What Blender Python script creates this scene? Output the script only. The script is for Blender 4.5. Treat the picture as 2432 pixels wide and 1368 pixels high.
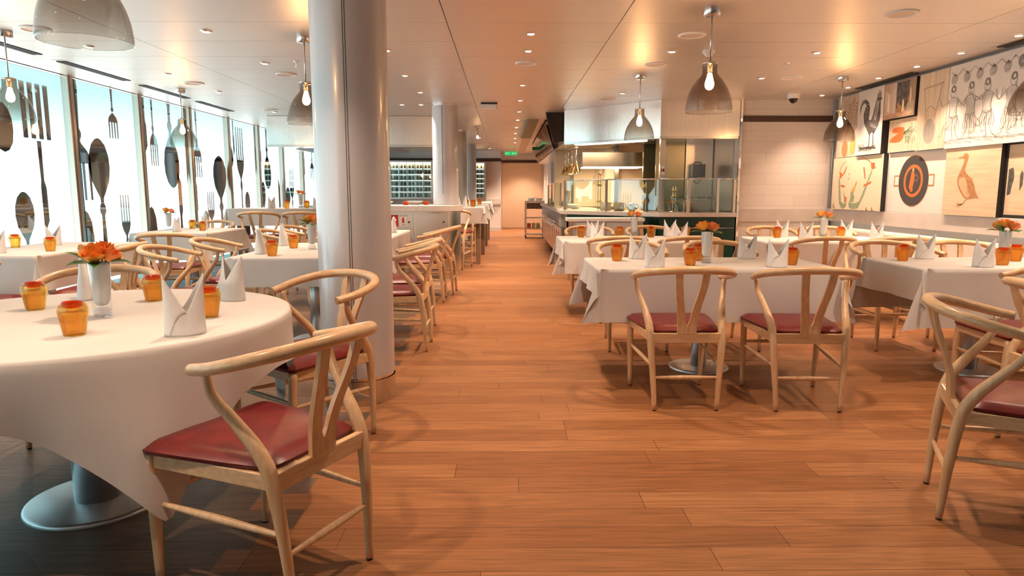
import bpy, bmesh, math, random
from mathutils import Vector, Matrix
random.seed(7)
PI = math.pi
SC = bpy.context.scene
COL = SC.collection
for o in list(bpy.data.objects):
    bpy.data.objects.remove(o)

# ------------------------------------------------------------------ camera
CAM_H = 1.2
cam = bpy.data.cameras.new('camera'); camo = bpy.data.objects.new('camera', cam); COL.objects.link(camo)
F_PX = 1622.0
cam.sensor_width = 36.0; cam.lens = 36.0 * F_PX / 2432.0
cam.clip_start = 0.05; cam.clip_end = 200
camo.location = (0, 0, CAM_H)
pitch = math.atan(229 / F_PX); yaw = math.atan(15 / F_PX)
camo.rotation_euler = (PI / 2 - pitch, 0, -yaw)
SC.camera = camo
# ------------------------------------------------------------------ colour management
SC.view_settings.view_transform = 'Standard'
SC.view_settings.look = 'None'
SC.view_settings.gamma = 1
SC.view_settings.use_curve_mapping = False
SC.view_settings.exposure = 0.66
try:
    SC.cycles.use_denoising = True
    SC.cycles.max_bounces = 10
    SC.cycles.diffuse_bounces = 4
    SC.cycles.glossy_bounces = 4
    SC.cycles.transmission_bounces = 8
    SC.cycles.transparent_max_bounces = 16
    SC.cycles.sample_clamp_indirect = 6
    SC.cycles.caustics_reflective = False
    SC.cycles.caustics_refractive = False
except Exception:
    pass
# ------------------------------------------------------------------ sky seen through the windows
W = bpy.data.worlds.new('sky'); SC.world = W; W.use_nodes = True
wn = W.node_tree.nodes; wl = W.node_tree.links; wn.clear()
wo = wn.new('ShaderNodeOutputWorld'); wb = wn.new('ShaderNodeBackground')
wt = wn.new('ShaderNodeTexCoord'); ws = wn.new('ShaderNodeSeparateXYZ'); wr = wn.new('ShaderNodeValToRGB')
wl.new(wt.outputs['Generated'], ws.inputs[0]); wl.new(ws.outputs['Z'], wr.inputs[0])
els = wr.color_ramp.elements
els[0].position = 0.0; els[0].color = (1.0, 1.0, 1.0, 1)
els[1].position = 0.30; els[1].color = (0.09, 0.23, 0.27, 1)
e = els.new(0.05); e.color = (0.50, 0.88, 0.96, 1)
e = els.new(0.12); e.color = (0.15, 0.31, 0.35, 1)
wl.new(wr.outputs[0], wb.inputs[0]); wb.inputs[1].default_value = 2.5
wl.new(wb.outputs[0], wo.inputs[0])

SPOT_W = 60.0       # each recessed downlight
BULB_E = 190.0      # filament bulbs in the pendants
WARM = (1.0, 0.70, 0.50)

# ------------------------------------------------------------------ materials
MATS = {}
def base_mat(name):
    m = bpy.data.materials.new(name); m.use_nodes = True
    MATS[name] = m
    return m, m.node_tree.nodes, m.node_tree.links, m.node_tree.nodes['Principled BSDF']
def pbr(name, col, rough=0.5, metal=0.0, spec=0.5, coat=0.0, emit=None, es=0.0, trans=0.0, ior=1.45, sheen=0.0):
    m, n, l, b = base_mat(name)
    b.inputs['Base Color'].default_value = (*col, 1)
    b.inputs['Roughness'].default_value = rough
    b.inputs['Metallic'].default_value = metal
    b.inputs['Specular IOR Level'].default_value = spec
    b.inputs['Coat Weight'].default_value = coat
    b.inputs['Transmission Weight'].default_value = trans
    b.inputs['IOR'].default_value = ior
    b.inputs['Sheen Weight'].default_value = sheen
    if emit:
        b.inputs['Emission Color'].default_value = (*emit, 1)
        b.inputs['Emission Strength'].default_value = es
    return m
def noise_mix(name, c1, c2, scale=(1, 1, 1), nscale=5.0, detail=3, bump=0.0, lo=0.35, hi=0.65, **kw):
    """two-tone procedural surface on object coordinates"""
    m = pbr(name, c1, **kw); n = m.node_tree.nodes; l = m.node_tree.links; b = n['Principled BSDF']
    tc = n.new('ShaderNodeTexCoord'); mp = n.new('ShaderNodeMapping'); mp.inputs['Scale'].default_value = scale
    nz = n.new('ShaderNodeTexNoise'); nz.inputs['Scale'].default_value = nscale; nz.inputs['Detail'].default_value = detail
    rp = n.new('ShaderNodeValToRGB'); rp.color_ramp.elements[0].position = lo; rp.color_ramp.elements[1].position = hi
    rp.color_ramp.elements[0].color = (*c1, 1); rp.color_ramp.elements[1].color = (*c2, 1)
    l.new(tc.outputs['Object'], mp.inputs[0]); l.new(mp.outputs[0], nz.inputs['Vector'])
    l.new(nz.outputs['Fac'], rp.inputs[0]); l.new(rp.outputs[0], b.inputs['Base Color'])
    if bump:
        bp = n.new('ShaderNodeBump'); bp.inputs['Strength'].default_value = bump; bp.inputs['Distance'].default_value = 0.01
        l.new(nz.outputs['Fac'], bp.inputs['Height']); l.new(bp.outputs[0], b.inputs['Normal'])
    return m
def thin_glass(name, tint, gloss=1.0, rough=0.02, ior=1.5, zgrad=None):
    """pane / blown glass: tinted see-through with a Fresnel reflection"""
    m, n, l, b = base_mat(name); n.remove(b)
    out = n['Material Output']
    tr = n.new('ShaderNodeBsdfTransparent'); tr.inputs[0].default_value = (*tint, 1)
    gl = n.new('ShaderNodeBsdfGlossy'); gl.inputs['Roughness'].default_value = rough; gl.inputs[0].default_value = (gloss, gloss, gloss, 1)
    fr = n.new('ShaderNodeFresnel'); ge = n.new('ShaderNodeNewGeometry'); io = n.new('ShaderNodeMapRange')
    io.inputs[3].default_value = ior; io.inputs[4].default_value = 1.0 / ior
    l.new(ge.outputs['Backfacing'], io.inputs[0]); l.new(io.outputs[0], fr.inputs[0])
    mx = n.new('ShaderNodeMixShader')
    l.new(fr.outputs[0], mx.inputs[0]); l.new(tr.outputs[0], mx.inputs[1]); l.new(gl.outputs[0], mx.inputs[2])
    l.new(mx.outputs[0], out.inputs[0])
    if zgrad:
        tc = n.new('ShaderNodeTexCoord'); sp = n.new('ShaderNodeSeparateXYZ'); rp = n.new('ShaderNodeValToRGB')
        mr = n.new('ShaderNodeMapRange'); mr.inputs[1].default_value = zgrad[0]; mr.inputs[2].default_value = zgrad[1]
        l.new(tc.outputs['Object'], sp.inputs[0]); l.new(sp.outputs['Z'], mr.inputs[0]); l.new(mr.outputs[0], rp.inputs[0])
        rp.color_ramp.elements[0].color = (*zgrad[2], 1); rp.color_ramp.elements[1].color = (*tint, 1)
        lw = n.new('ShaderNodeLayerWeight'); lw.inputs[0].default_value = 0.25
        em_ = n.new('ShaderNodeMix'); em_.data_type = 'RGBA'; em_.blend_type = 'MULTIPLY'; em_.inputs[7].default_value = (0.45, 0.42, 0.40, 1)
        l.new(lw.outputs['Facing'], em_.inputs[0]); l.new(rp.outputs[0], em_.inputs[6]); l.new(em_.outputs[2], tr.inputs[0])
    return m

M_wood = noise_mix('ash_wood', (0.68, 0.43, 0.22), (0.80, 0.56, 0.33), scale=(22, 22, 2.2), nscale=3.0, detail=4, rough=0.32, coat=0.25, spec=0.5)
M_woodr = noise_mix('ash_wood_rail', (0.68, 0.43, 0.22), (0.80, 0.56, 0.33), scale=(3, 12, 30), nscale=3.0, detail=4, rough=0.3, coat=0.3, spec=0.5)
M_leather = noise_mix('red_leather', (0.125, 0.009, 0.009), (0.17, 0.013, 0.011), nscale=18, detail=5, bump=0.12, rough=0.33, spec=0.5)
M_cloth = noise_mix('white_linen', (0.68, 0.645, 0.615), (0.73, 0.70, 0.67), scale=(1, 1, 1), nscale=3.5, detail=6, bump=0.5, rough=0.75, sheen=0.15)
M_napkin = noise_mix('napkin_linen', (0.88, 0.87, 0.86), (0.92, 0.915, 0.91), nscale=25, detail=4, bump=0.08, rough=0.8)
M_steel = pbr('brushed_steel', (0.62, 0.60, 0.57), rough=0.22, metal=1.0)
M_steels = pbr('satin_steel', (0.74, 0.71, 0.67), rough=0.28, metal=1.0)
M_hood = noise_mix('hood_steel', (0.80, 0.77, 0.73), (0.88, 0.85, 0.81), scale=(60, 60, .6), nscale=2, bump=.06, rough=0.19, metal=1.0)
M_chrome = pbr('chrome', (0.8, 0.8, 0.8), rough=0.06, metal=1.0)
M_base = pbr('pedestal_steel', (0.74, 0.76, 0.77), rough=0.36, metal=0.9)
M_colum = pbr('column_paint', (0.60, 0.59, 0.61), rough=0.28, metal=0.15, coat=0.4)
M_seam = pbr('seam_dark', (0.06, 0.055, 0.055), rough=0.7)
M_black = pbr('black_gloss', (0.012, 0.011, 0.011), rough=0.12)
M_blackm = pbr('black_matt', (0.02, 0.018, 0.018), rough=0.6)
M_white = pbr('white_plastic', (0.8, 0.79, 0.77), rough=0.4)
M_wallw = pbr('cream_paint', (0.84, 0.78, 0.73), rough=0.55)
M_brown = pbr('dark_brown_band', (0.065, 0.03, 0.02), rough=0.45)
M_bronze = pbr('window_frame_metal', (0.52, 0.44, 0.37), rough=0.25, metal=1.0)
M_frost = pbr('frame_paint', (0.62, 0.62, 0.6), rough=0.4)
M_marble = noise_mix('pale_marble', (0.66, 0.60, 0.56), (0.73, 0.68, 0.64), nscale=4, detail=9, lo=0.3, hi=0.7, rough=0.25)
M_stone = noise_mix('stone_top', (0.64, 0.60, 0.56), (0.72, 0.68, 0.64), nscale=30, detail=4, rough=0.3)
M_green = pbr('dark_green_panel', (0.006, 0.05, 0.035), rough=0.25)
M_greyp = pbr('grey_panel', (0.33, 0.34, 0.34), rough=0.45)
M_cab = pbr('cabinet_grey', (0.5, 0.53, 0.54), rough=0.4)
M_woodp = noise_mix('panel_wood', (0.20, 0.12, 0.075), (0.27, 0.17, 0.11), scale=(12, 12, 1), nscale=3, rough=0.4)
M_bench = pbr('bench_leather', (0.78, 0.73, 0.68), rough=0.45)
M_vase = pbr('opal_glass', (0.86, 0.85, 0.86), rough=0.12, coat=0.6)
M_clear = thin_glass('clear_glass', (0.93, 0.95, 0.95))
M_pane = thin_glass('screen_glass', (0.86, 0.93, 0.91), ior=1.75)
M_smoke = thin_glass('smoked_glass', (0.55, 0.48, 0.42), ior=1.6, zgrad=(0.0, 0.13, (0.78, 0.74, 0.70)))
M_leaf = noise_mix('rose_leaf', (0.02, 0.085, 0.015), (0.05, 0.16, 0.03), nscale=20, rough=0.4)
M_rose = noise_mix('orange_petal', (0.92, 0.25, 0.02), (1.0, 0.45, 0.07), nscale=22, detail=3, rough=0.5)
M_rose2 = noise_mix('coral_petal', (0.90, 0.20, 0.05), (1.0, 0.40, 0.09), nscale=22, detail=3, rough=0.5)
M_lens = pbr('lamp_lens', (1, 1, 1), emit=(1.0, 0.86, 0.68), es=14)
M_bulb = pbr('glowing_bulb', (1, 0.8, 0.5), emit=(1.0, 0.58, 0.26), es=BULB_E)
M_heat = pbr('warm_strip', (1, 0.8, 0.5), emit=(1.0, 0.68, 0.36), es=14)
M_heatw = pbr('cool_strip', (1, 1, 1), emit=(0.9, 1.0, 0.95), es=1.6)
M_brass = pbr('brass', (0.85, 0.62, 0.28), rough=0.16, metal=1.0)
M_signg = pbr('sign_green', (0.01, 0.30, 0.07), emit=(0.02, 0.6, 0.16), es=0.5, rough=0.4)
M_signw = pbr('sign_white', (0.85, 0.88, 0.85), emit=(0.8, 1.0, 0.85), es=0.4)
M_red = pbr('sign_red', (0.6, 0.03, 0.02), rough=0.4)
M_mirror = pbr('mirror_film', (0.42, 0.46, 0.46), rough=0.03, metal=1.0)
M_bottle = pbr('bottle_glass', (0.02, 0.025, 0.02), rough=0.12, coat=0.4)
M_copper = pbr('copper_pot', (0.72, 0.4, 0.22), rough=0.2, metal=1.0)
M_olive = pbr('olive_steel', (0.36, 0.34, 0.24), rough=0.25, metal=0.9)
M_kred = pbr('book_red', (0.5, 0.08, 0.03), rough=0.5)
M_yel = pbr('carton_yellow', (0.72, 0.6, 0.25), rough=0.5)

def amber_glass(name, col, rough=0.0):
    """moulded coloured tumbler glass: clear refraction plus the glow of the tinted body"""
    m, n, l, b = base_mat(name)
    b.inputs['Base Color'].default_value = (*col, 1); b.inputs['Roughness'].default_value = rough
    b.inputs['Transmission Weight'].default_value = 1.0; b.inputs['IOR'].default_value = 1.45
    tr = n.new('ShaderNodeBsdfTransparent'); tr.inputs[0].default_value = (col[0], col[1], col[2], 1)
    tl = n.new('ShaderNodeBsdfTranslucent'); tl.inputs[0].default_value = (col[0], col[1] * 0.75, col[2] * 0.4, 1)
    m1 = n.new('ShaderNodeMixShader'); m1.inputs[0].default_value = 0.45
    m2 = n.new('ShaderNodeMixShader'); m2.inputs[0].default_value = 0.08
    out = n['Material Output']
    l.new(b.outputs[0], m1.inputs[1]); l.new(tr.outputs[0], m1.inputs[2])
    l.new(m1.outputs[0], m2.inputs[1]); l.new(tl.outputs[0], m2.inputs[2]); l.new(m2.outputs[0], out.inputs[0])
    return m
M_amber = amber_glass('amber_glass', (1.0, 0.74, 0.34))
M_amberd = amber_glass('deep_amber_glass', (0.95, 0.22, 0.03))

def film_glass():
    m, n, l, b = base_mat('frosted_window'); n.remove(b); out = n['Material Output']
    tr = n.new('ShaderNodeBsdfTransparent'); tr.inputs[0].default_value = (0.93, 1.0, 1.0, 1)
    tl = n.new('ShaderNodeBsdfTranslucent'); tl.inputs[0].default_value = (0.8, 0.96, 0.99, 1)
    df = n.new('ShaderNodeBsdfDiffuse'); df.inputs[0].default_value = (0.75, 0.8, 0.8, 1)
    gl = n.new('ShaderNodeBsdfGlossy'); gl.inputs['Roughness'].default_value = 0.03
    fr = n.new('ShaderNodeFresnel'); ge = n.new('ShaderNodeNewGeometry'); io = n.new('ShaderNodeMapRange')
    io.inputs[3].default_value = 1.4; io.inputs[4].default_value = 1.0 / 1.4
    l.new(ge.outputs['Backfacing'], io.inputs[0]); l.new(io.outputs[0], fr.inputs[0])
    a = n.new('ShaderNodeMixShader'); a.inputs[0].default_value = 0.12
    c = n.new('ShaderNodeMixShader'); c.inputs[0].default_value = 0.06
    d = n.new('ShaderNodeMixShader')
    l.new(tr.outputs[0], a.inputs[1]); l.new(tl.outputs[0], a.inputs[2])
    l.new(a.outputs[0], c.inputs[1]); l.new(df.outputs[0], c.inputs[2])
    l.new(fr.outputs[0], d.inputs[0]); l.new(c.outputs[0], d.inputs[1]); l.new(gl.outputs[0], d.inputs[2])
    l.new(d.outputs[0], out.inputs[0])
    return m
M_film = film_glass()

def floor_mat():
    m, n, l, b = base_mat('oak_planks')
    tc = n.new('ShaderNodeTexCoord'); sep = n.new('ShaderNodeSeparateXYZ'); l.new(tc.outputs['Object'], sep.inputs[0])
    def math_(op, a=None, bb=None, c=None):
        q = n.new('ShaderNodeMath'); q.operation = op
        for i, v in enumerate((a, bb, c)):
            if v is None: continue
            if isinstance(v, (int, float)): q.inputs[i].default_value = v
            else: l.new(v, q.inputs[i])
        return q.outputs[0]
    def plank(xo, bw, c1, c2, mortar, sq):
        cb = n.new('ShaderNodeCombineXYZ'); l.new(xo, cb.inputs[0]); l.new(sep.outputs['Y'], cb.inputs[1])
        br = n.new('ShaderNodeTexBrick'); br.inputs['Scale'].default_value = 1.0
        br.inputs['Brick Width'].default_value = bw; br.inputs['Row Height'].default_value = 0.145
        br.inputs['Mortar Size'].default_value = 0.0016; br.inputs['Mortar Smooth'].default_value = 0.3
        br.inputs['Bias'].default_value = 0.0; br.offset = sq; br.offset_frequency = 2; br.squash = 1.0
        br.inputs['Color1'].default_value = (*c1, 1); br.inputs['Color2'].default_value = (*c2, 1); br.inputs['Mortar'].default_value = (*mortar, 1)
        l.new(cb.outputs[0], br.inputs['Vector'])
        return br
    row = math_('FLOOR', math_('DIVIDE', sep.outputs['Y'], 0.145))
    jit = math_('MULTIPLY', math_('FRACT', math_('MULTIPLY', math_('SINE', math_('MULTIPLY', row, 12.9898)), 43758.5)), 1.3)
    xa = math_('ADD', sep.outputs['X'], jit)
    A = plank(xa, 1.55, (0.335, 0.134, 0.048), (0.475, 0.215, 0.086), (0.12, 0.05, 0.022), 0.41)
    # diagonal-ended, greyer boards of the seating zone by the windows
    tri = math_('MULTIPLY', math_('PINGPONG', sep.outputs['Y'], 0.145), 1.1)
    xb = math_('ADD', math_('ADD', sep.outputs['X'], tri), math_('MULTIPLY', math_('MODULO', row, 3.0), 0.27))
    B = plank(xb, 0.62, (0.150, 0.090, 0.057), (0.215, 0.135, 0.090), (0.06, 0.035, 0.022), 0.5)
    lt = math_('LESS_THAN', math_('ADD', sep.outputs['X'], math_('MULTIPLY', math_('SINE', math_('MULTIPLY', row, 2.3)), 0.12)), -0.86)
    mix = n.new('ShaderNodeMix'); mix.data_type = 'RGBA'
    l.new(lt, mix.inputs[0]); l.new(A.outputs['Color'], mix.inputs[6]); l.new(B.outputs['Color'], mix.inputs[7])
    # grain, stretched along the boards
    mp = n.new('ShaderNodeMapping'); mp.inputs['Scale'].default_value = (1.2, 22, 1); l.new(tc.outputs['Object'], mp.inputs[0])
    off = n.new('ShaderNodeCombineXYZ'); l.new(math_('MULTIPLY', row, 3.7), off.inputs[0]); l.new(off.outputs[0], mp.inputs['Location'])
    nz = n.new('ShaderNodeTexNoise'); nz.inputs['Scale'].default_value = 3.2; nz.inputs['Detail'].default_value = 7; nz.inputs['Distortion'].default_value = 0.8
    l.new(mp.outputs[0], nz.inputs['Vector'])
    rp = n.new('ShaderNodeValToRGB'); rp.color_ramp.elements[0].position = 0.3; rp.color_ramp.elements[1].position = 0.72
    rp.color_ramp.elements[0].color = (0.62, 0.60, 0.58, 1); rp.color_ramp.elements[1].color = (1.12, 1.12, 1.12, 1)
    l.new(nz.outputs['Fac'], rp.inputs[0])
    mul = n.new('ShaderNodeMix'); mul.data_type = 'RGBA'; mul.blend_type = 'MULTIPLY'; mul.inputs[0].default_value = 1.0
    l.new(mix.outputs[2], mul.inputs[6]); l.new(rp.outputs[0], mul.inputs[7])
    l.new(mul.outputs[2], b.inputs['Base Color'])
    b.inputs['Roughness'].default_value = 0.42; b.inputs['Specular IOR Level'].default_value = 0.35
    bp = n.new('ShaderNodeBump'); bp.inputs['Strength'].default_value = 0.12; bp.inputs['Distance'].default_value = 0.002
    l.new(nz.outputs['Fac'], bp.inputs['Height']); l.new(bp.outputs[0], b.inputs['Normal'])
    return m
M_floor = floor_mat()

def tile_mat(name, c1, c2, grout, axis, bw=0.42, rh=0.145, rough=0.15, zoff=0.0):
    m, n, l, b = base_mat(name)
    tc = n.new('ShaderNodeTexCoord'); sep = n.new('ShaderNodeSeparateXYZ'); cb = n.new('ShaderNodeCombineXYZ')
    l.new(tc.outputs['Object'], sep.inputs[0]); l.new(sep.outputs[axis], cb.inputs[0])
    ad = n.new('ShaderNodeMath'); ad.inputs[1].default_value = zoff; l.new(sep.outputs['Z'], ad.inputs[0]); l.new(ad.outputs[0], cb.inputs[1])
    br = n.new('ShaderNodeTexBrick'); br.inputs['Scale'].default_value = 1.0; br.inputs['Brick Width'].default_value = bw
    br.inputs['Row Height'].default_value = rh; br.inputs['Mortar Size'].default_value = 0.0022
    br.inputs['Color1'].default_value = (*c1, 1); br.inputs['Color2'].default_value = (*c2, 1); br.inputs['Mortar'].default_value = (*grout, 1)
    l.new(cb.outputs[0], br.inputs['Vector']); l.new(br.outputs['Color'], b.inputs['Base Color'])
    b.inputs['Roughness'].default_value = rough
    bp = n.new('ShaderNodeBump'); bp.invert = True; bp.inputs['Strength'].default_value = 0.4; bp.inputs['Distance'].default_value = 0.003
    l.new(br.outputs['Fac'], bp.inputs['Height']); l.new(bp.outputs[0], b.inputs['Normal'])
    return m
M_tile = tile_mat('white_tiles', (0.72, 0.64, 0.59), (0.76, 0.69, 0.64), (0.60, 0.52, 0.47), 'X', zoff=-0.135)
M_tileb = tile_mat('blue_grey_tiles', (0.52, 0.56, 0.58), (0.56, 0.60, 0.62), (0.46, 0.49, 0.5), 'Y')

def ceil_mat():
    m = pbr('satin_ceiling', (0.73, 0.68, 0.635), rough=0.42, metal=0.7)
    n = m.node_tree.nodes; l = m.node_tree.links; b = n['Principled BSDF']
    tc = n.new('ShaderNodeTexCoord'); mp = n.new('ShaderNodeMapping'); mp.inputs['Scale'].default_value = (1.0, 2.2, 1)
    nz = n.new('ShaderNodeTexNoise'); nz.inputs['Scale'].default_value = 1.3; nz.inputs['Detail'].default_value = 1
    bp = n.new('ShaderNodeBump'); bp.inputs['Strength'].default_value = 0.25; bp.inputs['Distance'].default_value = 0.02
    l.new(tc.outputs['Object'], mp.inputs[0]); l.new(mp.outputs[0], nz.inputs['Vector']); l.new(nz.outputs['Fac'], bp.inputs['Height'])
    l.new(bp.outputs[0], b.inputs['Normal'])
    return m
M_ceil = ceil_mat()

# ------------------------------------------------------------------ mesh builder
def cr(pts, n):
    """Catmull-Rom resample of a list of equal-length tuples"""
    out = []; P = [tuple(2 * a - b for a, b in zip(pts[0], pts[1]))] + list(pts) + [tuple(2 * a - b for a, b in zip(pts[-1], pts[-2]))]
    for i in range(1, len(P) - 2):
        for k in range(n):
            t = k / n; t2, t3 = t * t, t * t * t
            out.append(tuple(0.5 * ((2 * b) + (-a + c) * t + (2 * a - 5 * b + 4 * c - d) * t2 + (-a + 3 * b - 3 * c + d) * t3)
                             for a, b, c, d in zip(P[i - 1], P[i], P[i + 1], P[i + 2])))
    out.append(tuple(pts[-1]))
    return out
class MB:
    def __init__(s): s.v = []; s.f = []; s.sm = []; s.mi = []
    def add(s, vs, fs, smooth=False, mi=0):
        o = len(s.v); s.v += [tuple(x) for x in vs]
        for f in fs: s.f.append(tuple(o + i for i in f)); s.sm.append(smooth); s.mi.append(mi)
        return s
    def box(s, x0, x1, y0, y1, z0, z1, mi=0):
        return s.add([(x0, y0, z0), (x1, y0, z0), (x1, y1, z0), (x0, y1, z0), (x0, y0, z1), (x1, y0, z1), (x1, y1, z1), (x0, y1, z1)],
                     [(0, 3, 2, 1), (4, 5, 6, 7), (0, 1, 5, 4), (1, 2, 6, 5), (2, 3, 7, 6), (3, 0, 4, 7)], mi=mi)
    def prism(s, poly, z0, z1, mi=0, axis='z'):
        n = len(poly); ar = sum(poly[i][0] * poly[(i + 1) % n][1] - poly[(i + 1) % n][0] * poly[i][1] for i in range(n))
        if ar < 0: poly = poly[::-1]
        def q(p, z): return (p[0], p[1], z) if axis == 'z' else ((z, p[0], p[1]) if axis == 'x' else (p[0], z, p[1]))
        vs = [q(p, z0) for p in poly] + [q(p, z1) for p in poly]
        fs = [tuple(range(n))[::-1], tuple(range(n, 2 * n))] + [(i, (i + 1) % n, n + (i + 1) % n, n + i) for i in range(n)]
        if axis == 'y': fs = [f[::-1] for f in fs]
        return s.add(vs, fs, mi=mi)
    def lathe(s, prof, cx=0, cy=0, cz=0, seg=24, cap0=False, cap1=False, smooth=True, mi=0, sx=1, sy=1):
        vs = []; fs = []
        for r, z in prof:
            for k in range(seg):
                a = 2 * PI * k / seg; vs.append((cx + r * math.cos(a) * sx, cy + r * math.sin(a) * sy, cz + z))
        for i in range(len(prof) - 1):
            for k in range(seg):
                k2 = (k + 1) % seg; fs.append((i * seg + k, i * seg + k2, (i + 1) * seg + k2, (i + 1) * seg + k))
        if cap0: fs.append(tuple(range(seg))[::-1])
        if cap1: fs.append(tuple((len(prof) - 1) * seg + k for k in range(seg)))
        return s.add(vs, fs, smooth, mi)
    def cyl(s, cx, cy, z0, z1, r, seg=24, r1=None, smooth=True, mi=0):
        r1 = r if r1 is None else r1
        return s.lathe([(r, z0), (r1, z1)], cx, cy, 0, seg, True, True, smooth, mi)
    def tube(s, pts, rad, seg=10, res=6, oval=1.0, mi=0, cap=True):
        """pts: 3-tuples; rad: number or list; oval scales the vertical radius"""
        if not isinstance(rad, (list, tuple)): rad = [rad] * len(pts)
        P = cr([(*p, r) for p, r in zip(pts, rad)], res) if res > 1 else [(*p, r) for p, r in zip(pts, rad)]
        ring = []; prev = None
        for i, p in enumerate(P):
            c = Vector(p[:3]); a = Vector(P[max(i - 1, 0)][:3]); b = Vector(P[min(i + 1, len(P) - 1)][:3]); t = (b - a).normalized()
            if prev is None:
                u = Vector((0, 0, 1)).cross(t)
                if u.length < 0.3: u = Vector((1, 0, 0)) - t * t.x
                u.normalize()
            else:
                u = (prev - t * prev.dot(t)).normalized()
            prev = u; w = t.cross(u)
            ring.append([c + (u * math.cos(2 * PI * k / seg) + w * math.sin(2 * PI * k / seg) * oval) * max(p[3], 1e-4) for k in range(seg)])
        vs = [q for r in ring for q in r]; fs = []
        for i in range(len(ring) - 1):
            for k in range(seg):
                k2 = (k + 1) % seg; fs.append((i * seg + k, i * seg + k2, (i + 1) * seg + k2, (i + 1) * seg + k))
        s.add(vs, fs, True, mi)
        if cap:
            o = len(s.v) - len(vs)
            s.f.append(tuple(o + k for k in range(seg))[::-1]); s.sm.append(False); s.mi.append(mi)
            e = o + (len(ring) - 1) * seg
            s.f.append(tuple(e + k for k in range(seg))); s.sm.append(False); s.mi.append(mi)
        return s
    def grid(s, rows, closed=False, smooth=True, mi=0):
        n = len(rows[0]); vs = [p for r in rows for p in r]; fs = []
        for i in range(len(rows) - 1):
            for k in range(n if closed else n - 1):
                k2 = (k + 1) % n; fs.append((i * n + k, i * n + k2, (i + 1) * n + k2, (i + 1) * n + k))
        return s.add(vs, fs, smooth, mi)
    def mesh(s, name, mats):
        me = bpy.data.meshes.new(name); me.from_pydata(s.v, [], s.f)
        for m in (mats if isinstance(mats, (list, tuple)) else [mats]): me.materials.append(m)
        me.polygons.foreach_set('use_smooth', s.sm); me.polygons.foreach_set('material_index', s.mi); me.update()
        return me
    def build(s, name, mats, parent=None, loc=None, bevel=0):
        o = bpy.data.objects.new(name, s.mesh(name, mats)); COL.objects.link(o)
        if parent: o.parent = parent
        if loc: o.location = loc
        if bevel:
            b = o.modifiers.new('bevel', 'BEVEL'); b.width = bevel; b.segments = 2; b.limit_method = 'ANGLE'
        return o

def tag(o, label=None, cat=None, group=None, kind=None):
    if label: o['label'] = label
    if cat: o['category'] = cat
    if group: o['group'] = group
    if kind: o['kind'] = kind
    return o
def empty(name, loc=(0, 0, 0), rz=0.0, label=None, cat=None, group=None):
    o = bpy.data.objects.new(name, None); COL.objects.link(o); o.empty_display_size = 0.05
    o.location = loc; o.rotation_euler = (0, 0, rz)
    return tag(o, label, cat, group)
def copy_tree(o, parent=None):
    c = o.copy(); COL.objects.link(c)
    if parent: c.parent = parent
    for ch in [x for x in KIDS.get(o.name, [])]: copy_tree(ch, c)
    KIDS[c.name] = [x for x in c.children] if False else KIDS.get(c.name, [])
    return c
KIDS = {}
def protos(root):
    """remember children so that copying needs no scene search"""
    def rec(o):
        KIDS[o.name] = list(o.children)
        for ch in o.children: rec(ch)
    bpy.context.view_layer.update(); rec(root)
    return root
def structure(o): o['kind'] = 'structure'; return o
class Maker:
    """first call places the prototype itself, later calls place copies"""
    def __init__(s, root): s.root = protos(root); s.used = False
    def __call__(s, loc, rz=0.0, label=None, group=None, scale=None):
        o = s.root if not s.used else copy_tree(s.root)
        s.used = True; o.location = loc; o.rotation_euler = (0, 0, rz)
        if scale: o.scale = scale
        if label: o['label'] = label
        if group: o['group'] = group
        return o

# ================================================================== ROOM SHELL
CH = 2.43           # ceiling height
XL, XR = -4.86, 4.50
YB, YF = -3.0, 22.6
b = MB(); b.box(-5.2, 4.9, YB, YF + 0.3, -0.1, 0.0); structure(b.build('floor', M_floor))
# ceiling: metal panels with fine open joints
b = MB()
xs = [-4.18, -3.0, -0.43, 0.84, 3.49, 4.18]; g = 0.003
y = 5.24 - 0.652 * 13
rows = []
while y < 9.8: rows.append((y, y + 0.652)); y += 0.652
yy = y
while yy < YF: rows.append((yy, yy + 0.326)); yy += 0.326
for (y0, y1) in rows:
    for i in range(5): b.box(xs[i] + g, xs[i + 1] - g, y0 + g, min(y1, YF) - g, CH, CH + 0.02)
structure(b.build('ceiling', M_ceil))
b = MB(); b.box(-5.2, 4.9, YB, YF + 0.3, CH + 0.10, CH + 0.14); structure(b.build('ceiling_void', M_blackm))
# lower side strips with air slots
for nm, x0, x1 in (('left', -4.84, -4.20), ('right', 4.20, 4.50)):
    b = MB(); b.box(x0, x1, YB, YF, CH + 0.03, CH + 0.06); structure(b.build('ceiling_border_' + nm, M_ceil))
slot = MB(); slot.box(-0.02, 0.02, -0.58, 0.58, -0.012, 0.0); slot.box(-0.075, -0.035, -0.58, 0.58, -0.012, 0.0)
sl = empty('air_slot', label='black double slot air vent in the ceiling border above the windows', cat='air vent', group='slot vents above the windows')
fr = MB(); fr.box(-0.095, 0.04, -0.62, 0.62, -0.004, -0.001); fr.build('vent_frame', M_ceil, sl); slot.build('slot', M_blackm, sl)
mk = Maker(sl)
for q, yv in enumerate((6.0, 7.5, 9.0, 10.5)): mk((-4.29, yv, CH + 0.03), label='black double slot air vent above the windows, %s from the left' % ('first', 'second', 'third', 'fourth')[q], group='slot vents above the windows')
for yv in (5.6, 8.05): 
    mk((4.38, yv, CH + 0.03), label='black double slot air vent above the %s' % ('dancers frieze' if yv < 7 else 'rooster picture'), group='slot vents above the pictures')

# right wall
b = MB(); b.box(XR, XR + 0.2, YB, 9.5, 0.0, 2.6); structure(b.build('wall_right', M_tileb))
b = MB(); b.box(XR - 0.03, XR, YB, 9.5, 0.80, 0.965); structure(b.build('trim_1', M_marble, bevel=0.004))
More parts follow.
